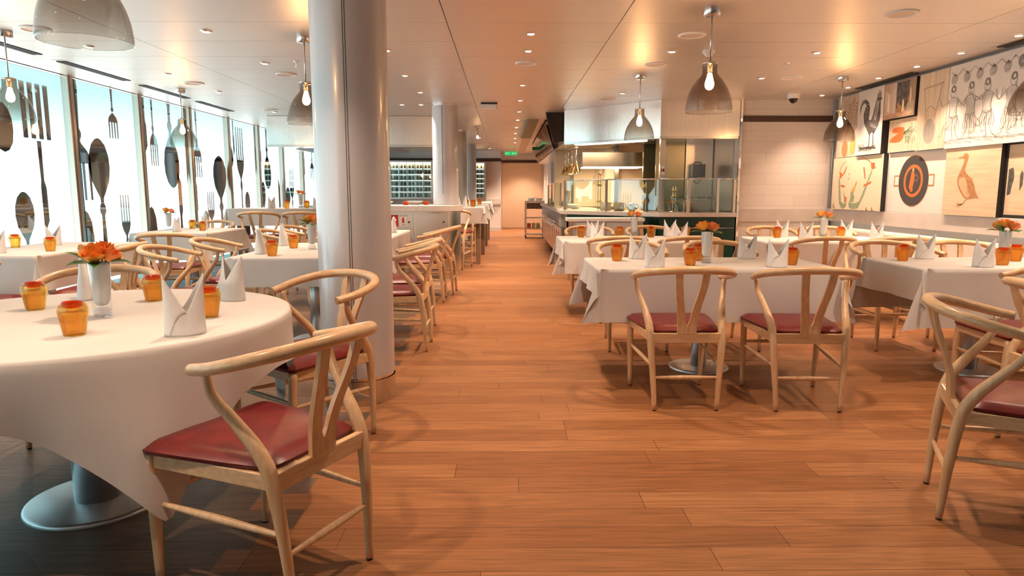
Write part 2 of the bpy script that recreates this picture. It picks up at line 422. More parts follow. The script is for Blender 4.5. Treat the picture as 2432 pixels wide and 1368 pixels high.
# tiled end wall to the right of the kitchen
b = MB(); b.box(3.20, 4.9, 9.5, 9.7, 0, 2.6); structure(b.build('wall_end', M_tile))
b = MB(); b.box(3.215, 4.47, 9.482, 9.5, 2.14, 2.22); structure(b.build('trim_2', M_brown))
b = MB(); b.box(3.215, 4.47, 9.478, 9.5, 0.79, 0.96); structure(b.build('trim_3', noise_mix('wall_marble', (.56, .50, .45), (.62, .56, .51), nscale=5, detail=8, rough=.3)))
b = MB(); b.box(3.185, 3.215, 9.45, 9.5, 0, CH); structure(b.build('trim_4', M_chrome))
b = MB(); b.box(4.44, 4.47, 9.45, 9.48, 0, CH); structure(b.build('trim_5', M_chrome))
# wall behind the camera
b = MB(); b.box(-5.2, 4.9, YB - 0.2, YB, 0, 2.6); structure(b.build('wall_back', M_wallw))
# far wall with door
b = MB(); b.box(-5.2, -0.2, 21.0, 21.2, 0, 2.6); b.box(-0.2, -0.15, 21.0, YF + 0.2, 0, 2.6)
structure(b.build('wall_far', M_wallw))
b = MB(); b.box(-0.15, 2.6, YF, YF + 0.2, 0, 2.6); structure(b.build('wall_far_corridor', M_wallw))
b = MB(); b.box(-3.62, -0.2, 20.975, 21.0, 2.10, 2.20); b.box(-0.2, -0.14, 20.975, 21.0, 2.10, 2.20); structure(b.build('trim_6', M_brown))
b = MB(); b.box(-0.15, 1.26, YF - 0.03, YF, 2.13, 2.21); structure(b.build('trim_7', M_brown))
b = MB(); b.box(-0.64, -0.14, 20.94, 21.0, 0.82, 0.97); structure(b.build('trim_8', M_marble))
b = MB(); b.box(-5.0, -0.14, 20.98, 21.0, 0.0, 0.12); structure(b.build('baseboard_far', M_stone))
d = MB(); d.box(-0.12, 1.20, YF - 0.02, YF - 0.001, 0.02, 2.12)
dr = structure(d.build('door_1', pbr('door_laminate', (0.80, 0.60, 0.42), rough=0.35)))
h = MB(); h.tube([(1.03, YF - 0.02, 1.0), (1.03, YF - 0.07, 1.0), (0.9, YF - 0.075, 1.0)], 0.012, 8, 3); h.build('door_handle', M_chrome, dr)
# corridor right side wall beyond the counter
b = MB(); b.box(1.24, 1.4, 19.0, YF, 0, 2.6); structure(b.build('wall_corridor', M_wallw))

# ------------------------------------------------------------------ window wall
MULL = [4.91 + 1.44 * k for k in range(-5, 12)]
b = MB()
for ym in MULL:
    b.box(-4.87, -4.78, ym - 0.045, ym + 0.045, 0.0, CH + 0.06)
    b.box(-4.80, -4.765, ym - 0.02, ym + 0.02, 0.0, CH + 0.05)
b.box(-4.90, -4.80, YB, 21, CH + 0.03, CH + 0.16)
structure(b.build('window_frame', M_bronze, bevel=0.004))
b = MB(); b.box(-5.2, -4.78, YB, 21, 0.0, 0.045); structure(b.build('window_sill', M_frost))
b = MB(); b.box(-5.2, -4.87, 19.31, 21.0, 0, 2.6); structure(b.build('wall_left', M_wallw))

def sil(kind, y, z0, z1, w):
    """cutlery silhouette as 2-D polygons in (y,z); tip (bowl/tines/blade) at z1 end, works for z1<z0 too"""
    L = z1 - z0; out = []
    def sym(pr): return [(y + a * w, z0 + t * L) for a, t in pr] + [(y - a * w, z0 + t * L) for a, t in pr[::-1]]
    handle = [(0.10, 0.0), (0.13, 0.10), (0.09, 0.30), (0.075, 0.42), (0.15, 0.45), (0.15, 0.48), (0.07, 0.52)]
    if kind == 'spoon':
        out.append(sym(handle + [(0.10, 0.56), (0.22, 0.60), (0.42, 0.68), (0.50, 0.78), (0.47, 0.87), (0.33, 0.95), (0.14, .99), (0.0, 1.0)]))
    elif kind == 'bowl':
        out.append(sym([(0.10, 0.0), (0.34, 0.12), (0.48, 0.32), (0.5, 0.55), (0.42, 0.8), (0.22, 0.95), (0.0, 1.0)]))
    elif kind == 'knife':
        out.append([(y - 0.3 * w, z0), (y + 0.3 * w, z0), (y + 0.25 * w, z0 + 0.42 * L), (y + 0.5 * w, z0 + 0.5 * L), (y + 0.5 * w, z0 + 0.85 * L), (y - 0.3 * w, z0 + L), (y - 0.3 * w, z0 + 0.5 * L), (y - 0.2 * w, z0 + 0.42 * L)])
    elif kind == 'fork':
        out.append(sym(handle + [(0.12, 0.54), (0.38, 0.60), (0.5, 0.66), (0.5, 0.70)]))
        for k in range(4):
            c = y + (-0.5 + 0.07 + k * 0.287) * w
            out.append([(c - 0.07 * w, z0 + 0.695 * L), (c + 0.07 * w, z0 + 0.695 * L), (c + 0.05 * w, z0 + L), (c - 0.05 * w, z0 + L)])
    elif kind == 'tines':
        for k in range(4):
            c = y + (-0.5 + 0.09 + k * 0.273) * w
            out.append([(c - 0.09 * w, z0), (c + 0.09 * w, z0), (c + 0.08 * w, z0 + L), (c - 0.08 * w, z0 + L)])
    return out
SILS = [('tines', 7.27, 2.30, 1.74, 0.43), ('spoon', 6.97, 0.10, 1.20, 0.28), ('bowl', 6.78, 2.05, 1.58, 0.28), ('knife', 7.28, 1.72, 0.75, 0.11),
        ('fork', 7.95, 2.50, 1.10, 0.40), ('fork', 8.68, 2.50, 1.85, 0.20), ('spoon', 8.32, 0.25, 1.83, 0.42), ('fork', 8.80, 0.05, 1.16, 0.20), ('bowl', 7.95, 0.30, 0.99, 0.30),
        ('knife', 9.42, 2.48, 1.70, 0.10), ('fork', 9.64, 2.50, 1.55, 0.20), ('spoon', 10.12, 2.9, 1.25, 0.45), ('bowl', 9.45, 0.25, 1.0, 0.26), ('knife', 10.3, 0.35, 1.5, 0.14),
        ('fork', 10.98, 2.50, 1.42, 0.25), ('knife', 10.62, 2.5, 1.3, 0.17), ('knife', 10.80, 0.4, 1.45, 0.18), ('spoon', 11.78, 0.2, 1.80, 0.53), ('fork', 11.36, 0.2, 1.2, 0.25), ('bowl', 11.15, 0.5, 0.9, 0.25),
        ('spoon', 12.30, 2.50, 1.62, 0.21), ('knife', 12.45, 2.48, 1.82, 0.08), ('fork', 12.72, 0.40, 2.35, 0.33), ('spoon', 12.98, 0.2, 1.2, 0.25),
        ('knife', 13.5, 2.48, 1.5, 0.11), ('fork', 13.72, 2.48, 1.72, 0.20), ('spoon', 14.15, 2.75, 1.25, 0.40), ('spoon', 13.85, 0.2, 1.4, 0.23),
        ('bowl', 14.95, 2.16, 1.80, 0.21), ('spoon', 15.4, 0.3, 1.3, 0.33), ('fork', 15.7, 0.3, 1.7, 0.30), ('knife', 14.8, 0.3, 1.5, 0.14),
        ('spoon', 16.42, 0.35, 1.82, 0.33), ('knife', 16.7, 2.4, 1.5, 0.14), ('fork', 17.4, 2.4, 1.5, 0.30), ('spoon', 17.8, 0.3, 1.6, 0.33), ('fork', 18.5, 0.3, 1.8, 0.33)]
for i in range(len(MULL) - 1):
    y0, y1 = MULL[i] + 0.045, MULL[i + 1] - 0.045
    b = MB(); b.box(-4.856, -4.848, y0, y1, 0.045, CH + 0.03)
    p = structure(b.build('window_%d' % (i + 1), M_film))
    for (k, yy, z0, z1, w) in SILS:
        if y0 < yy < y1:
            s = MB()
            for poly in sil(k, yy, z0, z1, w):
                q = [(min(max(a, y0 + 0.003), y1 - 0.003), min(max(c, 0.05), CH + 0.02)) for a, c in poly]
                s.prism(q, -4.847, -4.8455, axis='x')
            s.build({'fork': 'fork_decal', 'tines': 'fork_decal', 'spoon': 'spoon_decal', 'bowl': 'spoon_decal', 'knife': 'knife_decal'}[k], M_mirror, p)
    # slim clip rail beside each frame
    s = MB(); s.box(-4.846, -4.835, y0 + 0.10, y0 + 0.115, 0.05, CH + 0.02); s.build('pane_edge', pbr('pane_edge_teal', (0.05, 0.16, 0.2), rough=0.3) if i == 0 else MATS['pane_edge_teal'], p)

# ================================================================== LIGHTS: recessed downlights
dl = empty('downlight', label='small round recessed downlight', cat='ceiling light')
b = MB(); b.lathe([(0.028, -0.012), (0.030, -0.004), (0.044, -0.004), (0.047, 0.0)], seg=20); b.build('trim_ring', M_steels, dl)
b = MB(); b.lathe([(0.0005, -0.0075), (0.028, -0.0075), (0.028, -0.004)], seg=16); b.build('lens', M_lens, dl)
li = bpy.data.lights.new('spot', 'SPOT'); li.energy = SPOT_W; li.color = WARM; li.spot_size = math.radians(98); li.spot_blend = 0.75; li.shadow_soft_size = 0.025
lo = bpy.data.objects.new('lamp', li); COL.objects.link(lo); lo.parent = dl; lo.location = (0, 0, -0.02)
mk = Maker(dl)
li2 = li.copy(); li2.energy = SPOT_W * 1.9
def DLKIDS(o): return [c for c in COL.objects if c.parent == o and c.type == 'LIGHT']
ORD = 'first second third fourth fifth sixth seventh eighth ninth tenth eleventh twelfth thirteenth fourteenth fifteenth sixteenth'.split()
DLS = {'above the window side tables': [(-3.56, 6.10), (-3.56, 7.47), (-3.56, 8.76), (-3.59, 10.92), (-3.56, 4.7), (-3.56, 3.3)],
       'above the tables left of the white column': [(-2.31, 5.52), (-2.32, 6.85), (-2.26, 8.11), (-2.31, 4.2), (-2.31, 1.6), (-2.6, 12.8)],
       'behind the front white column': [(-1.07, 7.53), (-1.06, 8.77), (-1.04, 6.22), (-1.20, 9.98), (-1.47, 9.98), (-1.06, 3.0), (-1.06, 1.3)],
       'in the row along the aisle': [(0.2, 5.57), (0.2, 6.23), (0.2, 8.18), (0.2, 9.51), (0.21, 10.83), (0.21, 12.07), (0.21, 13.47), (0.21, 14.81), (0.22, 16.19), (0.24, 17.6), (0.4, 19.1), (0.5, 20.6), (0.2, 4.3), (0.2, 2.6)],
       'above the tables beside the kitchen': [(1.47, 6.25), (1.47, 8.82), (1.47, 3.3)],
       'between the kitchen and the pictures': [(2.77, 6.28), (2.79, 7.66), (2.77, 3.6), (2.9, 1.9)],
       'at the far end door': [(0.55, 21.8)],
       'added to brighten the far wine cabinet wall': [(-.45, 19.9), (-1.6, 19.6), (-3.0, 19.6), (-2.6, 16.8), (-.6, 16.0)],  # extra lamps added only to lift the dim far wall
       'added to brighten the kitchen behind the hood': [(1.35, 12.6), (1.9, 12.7), (1.5, 13.0), (1.2, 13.0)],  # unseen lamps, put in to brighten the kitchen interior
       'in the row washing the picture wall': [(4.06, 5.59), (4.06, 6.28), (4.06, 6.94), (4.06, 7.64), (4.06, 8.31), (4.06, 8.98), (4.06, 4.9), (4.06, 4.2), (4.06, 2.8)]}
for k, pts in DLS.items():
    for q, (x, yv) in enumerate(sorted(pts, key=lambda t: t[1])):
        q_o = mk((x, yv, CH), label='round downlight %s, %s from the near end' % (k, ORD[q]), group='recessed downlights ' + k)
        if yv > 9.4:
            for ch in DLKIDS(q_o): ch.data = li2

# ------------------------------------------------------------------ pendants
pl = empty('pendant_lamp', label='x', cat='pendant lamp')
b = MB(); b.lathe([(0.0005, 2.43 - 1.745 - 0.045), (0.052, 2.43 - 1.745 - 0.045), (0.057, 2.43 - 1.745 - 0.04), (0.057, 2.43 - 1.745)], seg=28); b.build('canopy', M_steel, pl)
b = MB(); b.cyl(0, 0, 0.335, 0.645, 0.006, 10); b.build('rod', M_steel, pl)
prof = [(0.158, 0.0), (0.160, 0.012), (0.157, 0.05), (0.150, 0.09), (0.136, 0.135), (0.113, 0.18), (0.085, 0.22), (0.062, 0.248), (0.053, 0.262), (0.050, 0.285), (0.051, 0.318), (0.049, 0.325)]
prof = cr(prof, 3)
b = MB(); b.lathe(prof, seg=44); b.build('lamp_shade', M_smoke, pl)
b = MB(); b.lathe([(0.1565, 0.0), (0.161, 0.0), (0.161, 0.004), (0.1565, 0.004), (0.1565, 0.0)], seg=44); b.build('shade_rim', M_clear, pl)
b = MB(); b.lathe([(0.0005, 0.335), (0.049, 0.335), (0.052, 0.33), (0.050, 0.322), (0.02, 0.318), (0.02, 0.27), (0.016, 0.262), (0.0005, 0.262)], seg=24); b.build('lamp_holder', M_steel, pl)
b = MB(); b.lathe(cr([(0.013, 0.265), (0.015, 0.25), (0.024, 0.22), (0.030, 0.195), (0.028, 0.172), (0.016, 0.156), (0.0006, 0.151)], 3), seg=18); b.build('bulb', M_bulb, pl)
mk = Maker(pl)
for x, yv, lb in [(1.41, 4.86, 'smoked glass dome pendant lamp above the front right rectangular table'),
                  (1.44, 7.51, 'smoked glass dome pendant lamp in front of the cyan lit steel kitchen hood'),
                  (3.66, 7.62, 'smoked glass dome pendant lamp in front of the onion and carrot pictures corner'),
                  (-1.62, 5.73, 'smoked glass dome pendant lamp half hidden by the large white column'),
                  (-3.95, 8.58, 'smoked glass dome pendant lamp hanging before the spoon decals, furthest along the windows'),
                  (-3.89, 5.56, 'smoked glass dome pendant lamp at the left edge before the windows'),
                  (-1.55, 2.64, 'large near smoked glass dome pendant lamp above the round table'),
                  (3.72, 4.90, 'smoked glass dome pendant lamp in front of the dancers frieze')]:
    mk((x, yv, 1.745), label=lb, group='smoked glass pendant lamps')

# ================================================================== COLUMNS
def column(x, yv, r, z0, z1, label, skirt=True, seam_a=-1.9):
    c = empty('column', (x, yv, 0), label=label, cat='column')
    b = MB(); b.lathe([(r, z0 + (0.16 if skirt else 0)), (r, z1 - 0.035)], seg=64); b.build('shaft', M_colum, c)
    b = MB(); b.lathe([(r - 0.004, z1 - 0.035), (r - 0.004, z1)], seg=64); b.build('top_ring', M_chrome, c)
    if skirt:
        b = MB(); b.lathe([(r + 0.003, z0), (r + 0.003, z0 + 0.14)], seg=64); b.build('base_band', M_steel, c)
        b = MB(); b.lathe([(r - 0.003, z0 + 0.14), (r - 0.003, z0 + 0.16)], seg=64); b.build('mirror_joint', M_chrome, c)
    b = MB()
    for da in (0.0, 0.055):
        a = seam_a + da
        b.tube([((r + 0.0005) * math.cos(a), (r + 0.0005) * math.sin(a), z0 + 0.16), ((r + 0.0005) * math.cos(a), (r + 0.0005) * math.sin(a), z1 - 0.035)], 0.0018, 5, 1)
    b.build('seam', M_seam, c)
    return c
column(-0.865, 3.93, 0.208, 0, CH, 'large white metal column in the foreground beside the aisle', seam_a=-1.50)
column(-0.86, 9.97, 0.185, 1.01, CH, 'white metal column standing on the island counter', skirt=False, seam_a=-1.75)
column(-0.98, 14.2, 0.19, 0, CH, 'white metal column further down the aisle behind the island counter')
column(-0.95, 18.0, 0.19, 0, CH, 'farthest white metal column near the small wine cabinet')

# ================================================================== CHAIRS
def make_chair(name, dz, label):
    c = empty(name, label=label, cat='chair')
    for s in (-1, 1):
        b = MB()
        b.tube([(s * .172, -.25, 0.006), (s * .185, -.236, .22 + dz * .6), (s * .197, -.215, .40 + dz), (s * .203, -.180, .485 + dz), (s * .222, -.110, .575 + dz), (s * .243, -.058, .645 + dz), (s * .250, -.045, .706 + dz)],
               [.0125, .0175, .0215, .0215, .0175, .0145, .0135], 12, 6)
        b.lathe([(.0005, 0), (.010, 0), (.010, .007)], s * .172, -.25, 0, 10, mi=1)
        b.build('leg', [M_wood, M_blackm], c)
        b = MB()
        b.tube([(s * .217, .252, 0.006), (s * .222, .245, .25 + dz * .6), (s * .225, .238, .425 + dz)], [.0125, .0185, .0185], 12, 5)
        b.lathe([(.0005, 0), (.010, 0), (.010, .007)], s * .217, .252, 0, 10, mi=1)
        b.build('leg', [M_wood, M_blackm], c)
    # bent top rail with arms
    half = [(.250, .012, .712), (.262, -.045, .722), (.270, -.10, .734), (.262, -.165, .750), (.232, -.228, .766), (.175, -.278, .778), (.095, -.308, .786), (0, -.318, .789)]
    pts = half + [(-x, yv, z) for x, yv, z in half[:-1][::-1]]
    pts = [(x, yv, z + dz) for x, yv, z in pts]
    rr = [.0182, .019, .0198, .0205, .021, .0215, .022, .0225]; rr = rr + rr[:-1][::-1]
    b = MB(); b.tube(pts, rr, 14, 5, oval=0.95); b.build('top_rail', M_woodr, c)
    # forked backrest board: outline in (half width, z) bent along y
    zs = [.425, .455, .475, .50, .54, .58, .62, .66, .70, .74, .775]
    outer = [.052, .052, .053, .055, .060, .066, .073, .080, .086, .090, .092]
    inner = [None, None, 0.003, .013, .018, .025, .033, .041, .047, .051, .054]
    yb = [-.222, -.222, -.223, -.226, -.235, -.247, -.261, -.276, -.290, -.301, -.308]
    th = .016; b = MB()
    def sheet(ix, xl, xr):
        rows = []
        for k in ix:
            y0, z = yb[k], zs[k] + dz
            rows.append([(xl(k), y0 - th / 2, z), (xr(k), y0 - th / 2, z), (xr(k), y0 + th / 2, z), (xl(k), y0 + th / 2, z)])
        b.grid(rows, closed=True, smooth=False)
        b.add(rows[0], [(0, 1, 2, 3)]); b.add(rows[-1], [(3, 2, 1, 0)])
    sheet([0, 1, 2], lambda k: -outer[k], lambda k: outer[k])
    for s in (-1, 1):
        sheet(list(range(2, 11)), lambda k: min(s * outer[k], s * inner[k]), lambda k: max(s * outer[k], s * inner[k]))
    b.build('backrest', M_wood, c)
    # seat frame
    b = MB()
    b.box(-.215, .215, .228, .250, .385 + dz, .428 + dz)
    b.prism([(-.19, -.228), (.19, -.228), (.19, -.205), (-.19, -.205)], .375 + dz, .430 + dz)
    for s in (-1, 1):
        b.prism([(s * .207, -.215), (s * .232, .238), (s * .211, .238), (s * .186, -.215)], .382 + dz, .428 + dz)
    b.build('seat_frame', M_woodr, c, bevel=0.003)
    # upholstered seat
    NX, NY = 18, 18; rows = []
    def seatpt(u, v, zf):
        w = .186 + (.257 - .186) * (v * .5 + .5) ** 0.8
        yy = -.203 + (v * .5 + .5) * (.268 + .203)
        q = (abs(u) ** 3.2 + abs(v) ** 3.2)
        return u, v, w, yy, q
    top = []
    for j in range(NY + 1):
        r = []
        for i in range(NX + 1):
            u = -1 + 2 * i / NX; v = -1 + 2 * j / NY
            k = max(abs(u), abs(v)); n_ = (abs(u) ** 13 + abs(v) ** 13) ** (1 / 13) or 1
            su, sv = u * k / n_ if k else 0, v * k / n_ if k else 0
            _, _, w, yy, q = seatpt(su, sv, 1)
            e = min(1, k); h = .458 + .022 * (1 - e ** 2.0) + dz - (.016 * max(0, (e - .86) / .14) ** 2)
            r.append((su * w, yy, h))
        top.append(r)
    b.grid if False else None
    b = MB(); b.grid(top)
    ring = [top[0][i] for i in range(NX + 1)] + [top[j][NX] for j in range(1, NY + 1)] + [top[NY][i] for i in range(NX - 1, -1, -1)] + [top[j][0] for j in range(NY - 1, 0, -1)]
    low = [(x * 1.0, yv, .433 + dz) for x, yv, z in ring]; low2 = [(x * .96, .03 + (yv - .03) * .96, .426 + dz) for x, yv, z in ring]
    b.grid([low2, low, ring], closed=True)
    b.build('seat', M_leather, c)
    def spindle(a, bq, r=.011):
        m = MB(); A, B = Vector(a), Vector(bq)
        m.tube([tuple(A.lerp(B, t)) for t in (0, .2, .5, .8, 1)], [r * .62, r * .9, r * 1.15, r * .9, r * .62], 10, 3); m.build('stretcher', M_wood, c)
    spindle((-.19, -.238, .185), (.19, -.238, .185))
    spindle((-.220, .247, .285), (.220, .247, .285))
    for s in (-1, 1): spindle((s * .182, -.238, .245), (s * .219, .247, .265))
    return c
chair = Maker(make_chair('dining_chair', 0.0, 'x'))
RD = math.radians
G = 'wishbone dining chairs'
def C(x, yv, deg, label): chair((x, yv, 0), RD(deg), 'ash chair with red seat, ' + label, G)
C(-.750, 2.065, 64, 'nearest one at the round table front')
C(-.951, 3.205, 142, 'between the round table and the foreground column')
C(-2.08, 3.39, 191, 'behind the round table, rail above its far edge')
C(-2.02, 1.66, -22, 'at the bottom left corner, only a leg showing')
C(.993, 3.89, 0, 'front right table, left one with its back to us')
C(1.675, 3.862, -3.5, 'front right table, right one with its back to us')
C(1.00, 5.29, 180, 'front right table, left one facing us')
C(1.70, 5.29, 180, 'front right table, right one facing us')
C(1.03, 6.42, 2, 'near side of the table before the kitchen, left one')
C(1.70, 6.42, 0, 'near side of the table before the kitchen, right one')
C(.96, 7.74, 180, 'far side of the table before the kitchen, left one')
C(1.66, 7.74, 178, 'far side of the table before the kitchen, right one')
C(3.04, 5.29, 178, 'far side of the rightmost front table, left one')
C(3.68, 5.29, 180, 'far side of the rightmost front table, right one')
C(2.90, 6.33, 2, 'near side of the table in the tiled corner, left one')
C(3.58, 6.33, -4, 'near side of the table in the tiled corner, right one')
C(3.02, 7.62, 180, 'against the white tiled wall, left one')
C(3.68, 7.62, 180, 'against the white tiled wall, right one')
C(1.90, 2.42, -115, 'largest one at the right picture edge')
C(2.66, 3.02, -95, 'second one at the right edge, half cut by the frame')
C(2.90, 3.70, 86, 'turned sideways at the near side of the rightmost table')
C(-.85, 5.23, 90, 'aisle side of the table behind the foreground column, near one')
C(-.89, 5.90, 90, 'aisle side of the table behind the foreground column, far one')
C(-.93, 7.55, 90, 'aisle side of the table before the island counter, near one')
C(-.86, 8.12, 88, 'aisle side of the table before the island counter, far one')
C(-2.37, 5.12, -84, 'window side of the table left of the column, near one')
C(-2.37, 5.95, -86, 'window side of the table left of the column, far one')
C(-2.32, 7.35, -90, 'window side of the second row table, near one')
C(-2.32, 8.15, -92, 'window side of the second row table, far one')
C(-3.40, 6.95, 12, 'back to us at the window vase table')
C(-4.0, 9.30, 184, 'far end of the vase table by the windows')
C(-3.17, 5.35, 96, 'aisle side of the leftmost window table')
C(-3.74, 4.70, 0, 'near end of the leftmost window table, red seat corner showing')
high = Maker(make_chair('counter_chair', 0.13, 'x'))
def H(x, yv, deg, label): high((x, yv, 0), RD(deg), 'tall ash chair, red seat, ' + label, 'tall wishbone chairs')
H(-3.42, 9.62, 6, 'left of the two at the high table by the hood')
H(-2.80, 9.62, 2, 'right of the two at the high table by the hood')
H(-.80, 10.70, -8, 'beside the island counter end on the aisle')
H(-.80, 12.6, 0, 'at the second high aisle table')

# ================================================================== TABLES
TZ = .728
def rect_perim(hx, hy, r=.02, step=.05):
    pts = []
    def side(a, bq, dirn, n_):
        for k in range(n_): 
            t = k / n_; pts.append((a[0] + (bq[0] - a[0]) * t, a[1] + (bq[1] - a[1]) * t, dirn[0], dirn[1], None))
    def corner(cx, cy, a0):
        for k in range(17):
            f = k / 16; a = a0 + f * PI / 2; pts.append((cx + r * math.cos(a), cy + r * math.sin(a), math.cos(a), math.sin(a), f))
    nx = max(6, int(2 * hx / step)); ny = max(6, int(2 * hy / step))
    side((-hx + r, -hy), (hx - r, -hy), (0, -1), nx); corner(hx - r, -hy + r, -PI / 2)
    side((hx, -hy + r), (hx, hy - r), (1, 0), ny); corner(hx - r, hy - r, 0)
    side((hx - r, hy), (-hx + r, hy), (0, 1), nx); corner(-hx + r, hy - r, PI / 2)
    side((-hx, hy - r), (-hx, -hy + r), (-1, 0), ny); corner(-hx + r, -hy + r, PI)
    return pts
def rect_cloth(x0, x1, y0, y1, zt, over, label, seed, group='white tablecloths', sym=None):
    rnd = random.Random(seed); cx, cy = (x0 + x1) / 2, (y0 + y1) / 2; hx, hy = (x1 - x0) / 2, (y1 - y0) / 2
    per = rect_perim(hx, hy); N = len(per); M_ = 14; rings = []
    ph = [rnd.uniform(0, 6.28) for _ in range(8)]
    ox, oy = over if isinstance(over, tuple) else (over, over)
    for j in range(M_ + 1):
        t = j / M_; ring = []
        for i, (px, py, dx, dy, f) in enumerate(per):
            s = math.atan2(py, px)
            o_ = oy if abs(dy) > abs(dx) else ox
            if f is None:
                L = o_; k = 1.0
                # distance to the nearest corner calms the waves in the middle
                wv = .012 * math.sin(px * 9 + ph[0]) + .012 * math.sin(py * 11 + ph[1]) + .006 * math.sin((px + py) * 23 + ph[2])
                dd = L * t
                out = .004 + dd * .05 + wv * t * t; tg = 0
            else:
                a = f * PI / 2
                ca, sa = (abs(dx), abs(dy))
                L = 1.0 / max(ca / ox, sa / oy); L = min(L, math.hypot(ox, oy))
                w = math.sin(a * 2); dd = L * t
                out = .004 + dd * (.04 + .15 * w ** 1.5) + .02 * t * math.sin(a * 6 + ph[3]); tg = .30 * math.sin(4 * a) * dd
            z = zt - math.sqrt(max(dd * dd - min(out, dd) ** 2, 0)) if dd > 0 else zt
            tx, ty = -dy, dx
            ring.append((cx + px + dx * out + tx * tg, cy + py + dy * out + ty * tg, z - (.006 * min(1, t * 8))))
        rings.append(ring)
    b = MB()
    inner = [(cx + px * .97, cy + py * .97, zt + .001) for px, py, *_ in per]
    b.grid([inner, [(cx + px * 0.995, cy + py * 0.995, zt + .0005) for px, py, *_ in per]] + rings, closed=True)
    b.add(inner, [tuple(range(N))])
    o = b.build('tablecloth', M_cloth)
    # faces must point outwards/upwards
    me = o.data; me.flip_normals() if me.polygons[-1].normal.z < 0 else None
    return tag(o, label, 'tablecloth', group)
def table(x0, x1, y0, y1, zt, label, legs='pedestal', group='cloth covered tables', ped=None):
    t = empty('dining_table', ((x0 + x1) / 2, (y0 + y1) / 2, 0), label=label, cat='table', group=group)
    hx, hy = (x1 - x0) / 2, (y1 - y0) / 2
    b = MB(); b.box(-hx + .012, hx - .012, -hy + .012, hy - .012, zt - .035, zt - .003); b.build('table_top', M_woodp, t, bevel=.004)
    if legs == 'pedestal':
        for px in (ped or [(0, 0)]):
            b = MB(); b.cyl(px[0], px[1], .012, zt - .035, .055, 32); b.build('pedestal', M_base, t)
            b = MB(); b.lathe([(.0005, .016), (.19, .014), (.2, .009), (.2, 0)], px[0], px[1], 0, 48); b.build('base_plate', M_base, t)
    else:
        for s in (-1, 1):
            b = MB(); b.box(s * (hx - .10) - .035, s * (hx - .10) + .035, -.17, .17, 0, zt - .035); b.build('leg_panel', M_woodp, t)
    return t
NK = {}
# name: x0,x1,y0,y1, overhang(x,y), table label, cloth label, pedestals
RT = [(.56, 2.06, 4.13, 4.88, (.15, .32), 'front right rectangular table under white cloth, by the aisle', 'white cloth on the front right table with the pointed aisle corner', [(0.02, 0.08)]),
      (.54, 2.02, 6.47, 7.28, (.15, .30), 'rectangular table under white cloth before the kitchen counter', 'white cloth on the table before the kitchen counter', [(0, 0)]),
      (2.56, 3.76, 4.13, 4.86, (.20, .36), 'rightmost front rectangular table under white cloth', 'white cloth on the rightmost table with a long near left corner', [(-.02, 0)]),
      (2.45, 3.76, 6.40, 7.18, (.20, .30), 'rectangular table under white cloth in the tiled corner', 'brightly lit white cloth in the tiled corner beside the bench', [(0, 0)]),
      (-1.99, -1.22, 4.84, 6.32, (.24, .20), 'rectangular table under white cloth just behind the foreground column', 'white cloth on the table behind the foreground column', [(.06, -.05)]),
      (-1.96, -1.18, 6.98, 8.46, (.26, .26), 'rectangular table under white cloth before the island counter', 'white cloth on the table before the island counter', [(0, 0)]),
      (-4.26, -3.45, 5.02, 6.45, (.26, .30), 'leftmost window side rectangular table under white cloth', 'white cloth on the leftmost window table', [(0, 0)]),
      (-4.26, -3.40, 7.78, 8.98, (.26, .30), 'window side table with rose vase, second from the left', 'white cloth on the window table with the rose vase', [(0, 0)])]
for i, (x0, x1, y0, y1, ov, tl, cl, ped) in enumerate(RT):
    table(x0, x1, y0, y1, TZ, tl, ped=ped); rect_cloth(x0, x1, y0, y1, TZ + .003, ov, cl, i + 3)
# high tables
HT = [(-4.05, -2.35, 9.98, 10.75, 'high table under white cloth by the big steel hood', 'white cloth on the high table by the big steel hood', (.2, .24)),
      (-1.25, -.36, 11.1, 11.8, 'nearest high aisle table with wooden leg panel beyond the island', 'white cloth on the nearest high aisle table', (.1, .26)),
      (-1.25, -.34, 12.9, 13.55, 'second high aisle table beyond the island', 'white cloth on the second high aisle table', (.1, .26)),
      (-1.25, -.34, 15.0, 15.65, 'third high aisle table beyond the island', 'white cloth on the third high aisle table', (.1, .26)),
      (-1.25, -.34, 17.0, 17.65, 'fourth high aisle table nearest the far wall', 'white cloth on the fourth high aisle table', (.1, .26))]
for i, (x0, x1, y0, y1, tl, cl, ov) in enumerate(HT):
    table(x0, x1, y0, y1, .95, tl, legs='panel', group='high tables'); rect_cloth(x0, x1, y0, y1, .953, ov, cl, 40 + i, group='high table cloths')

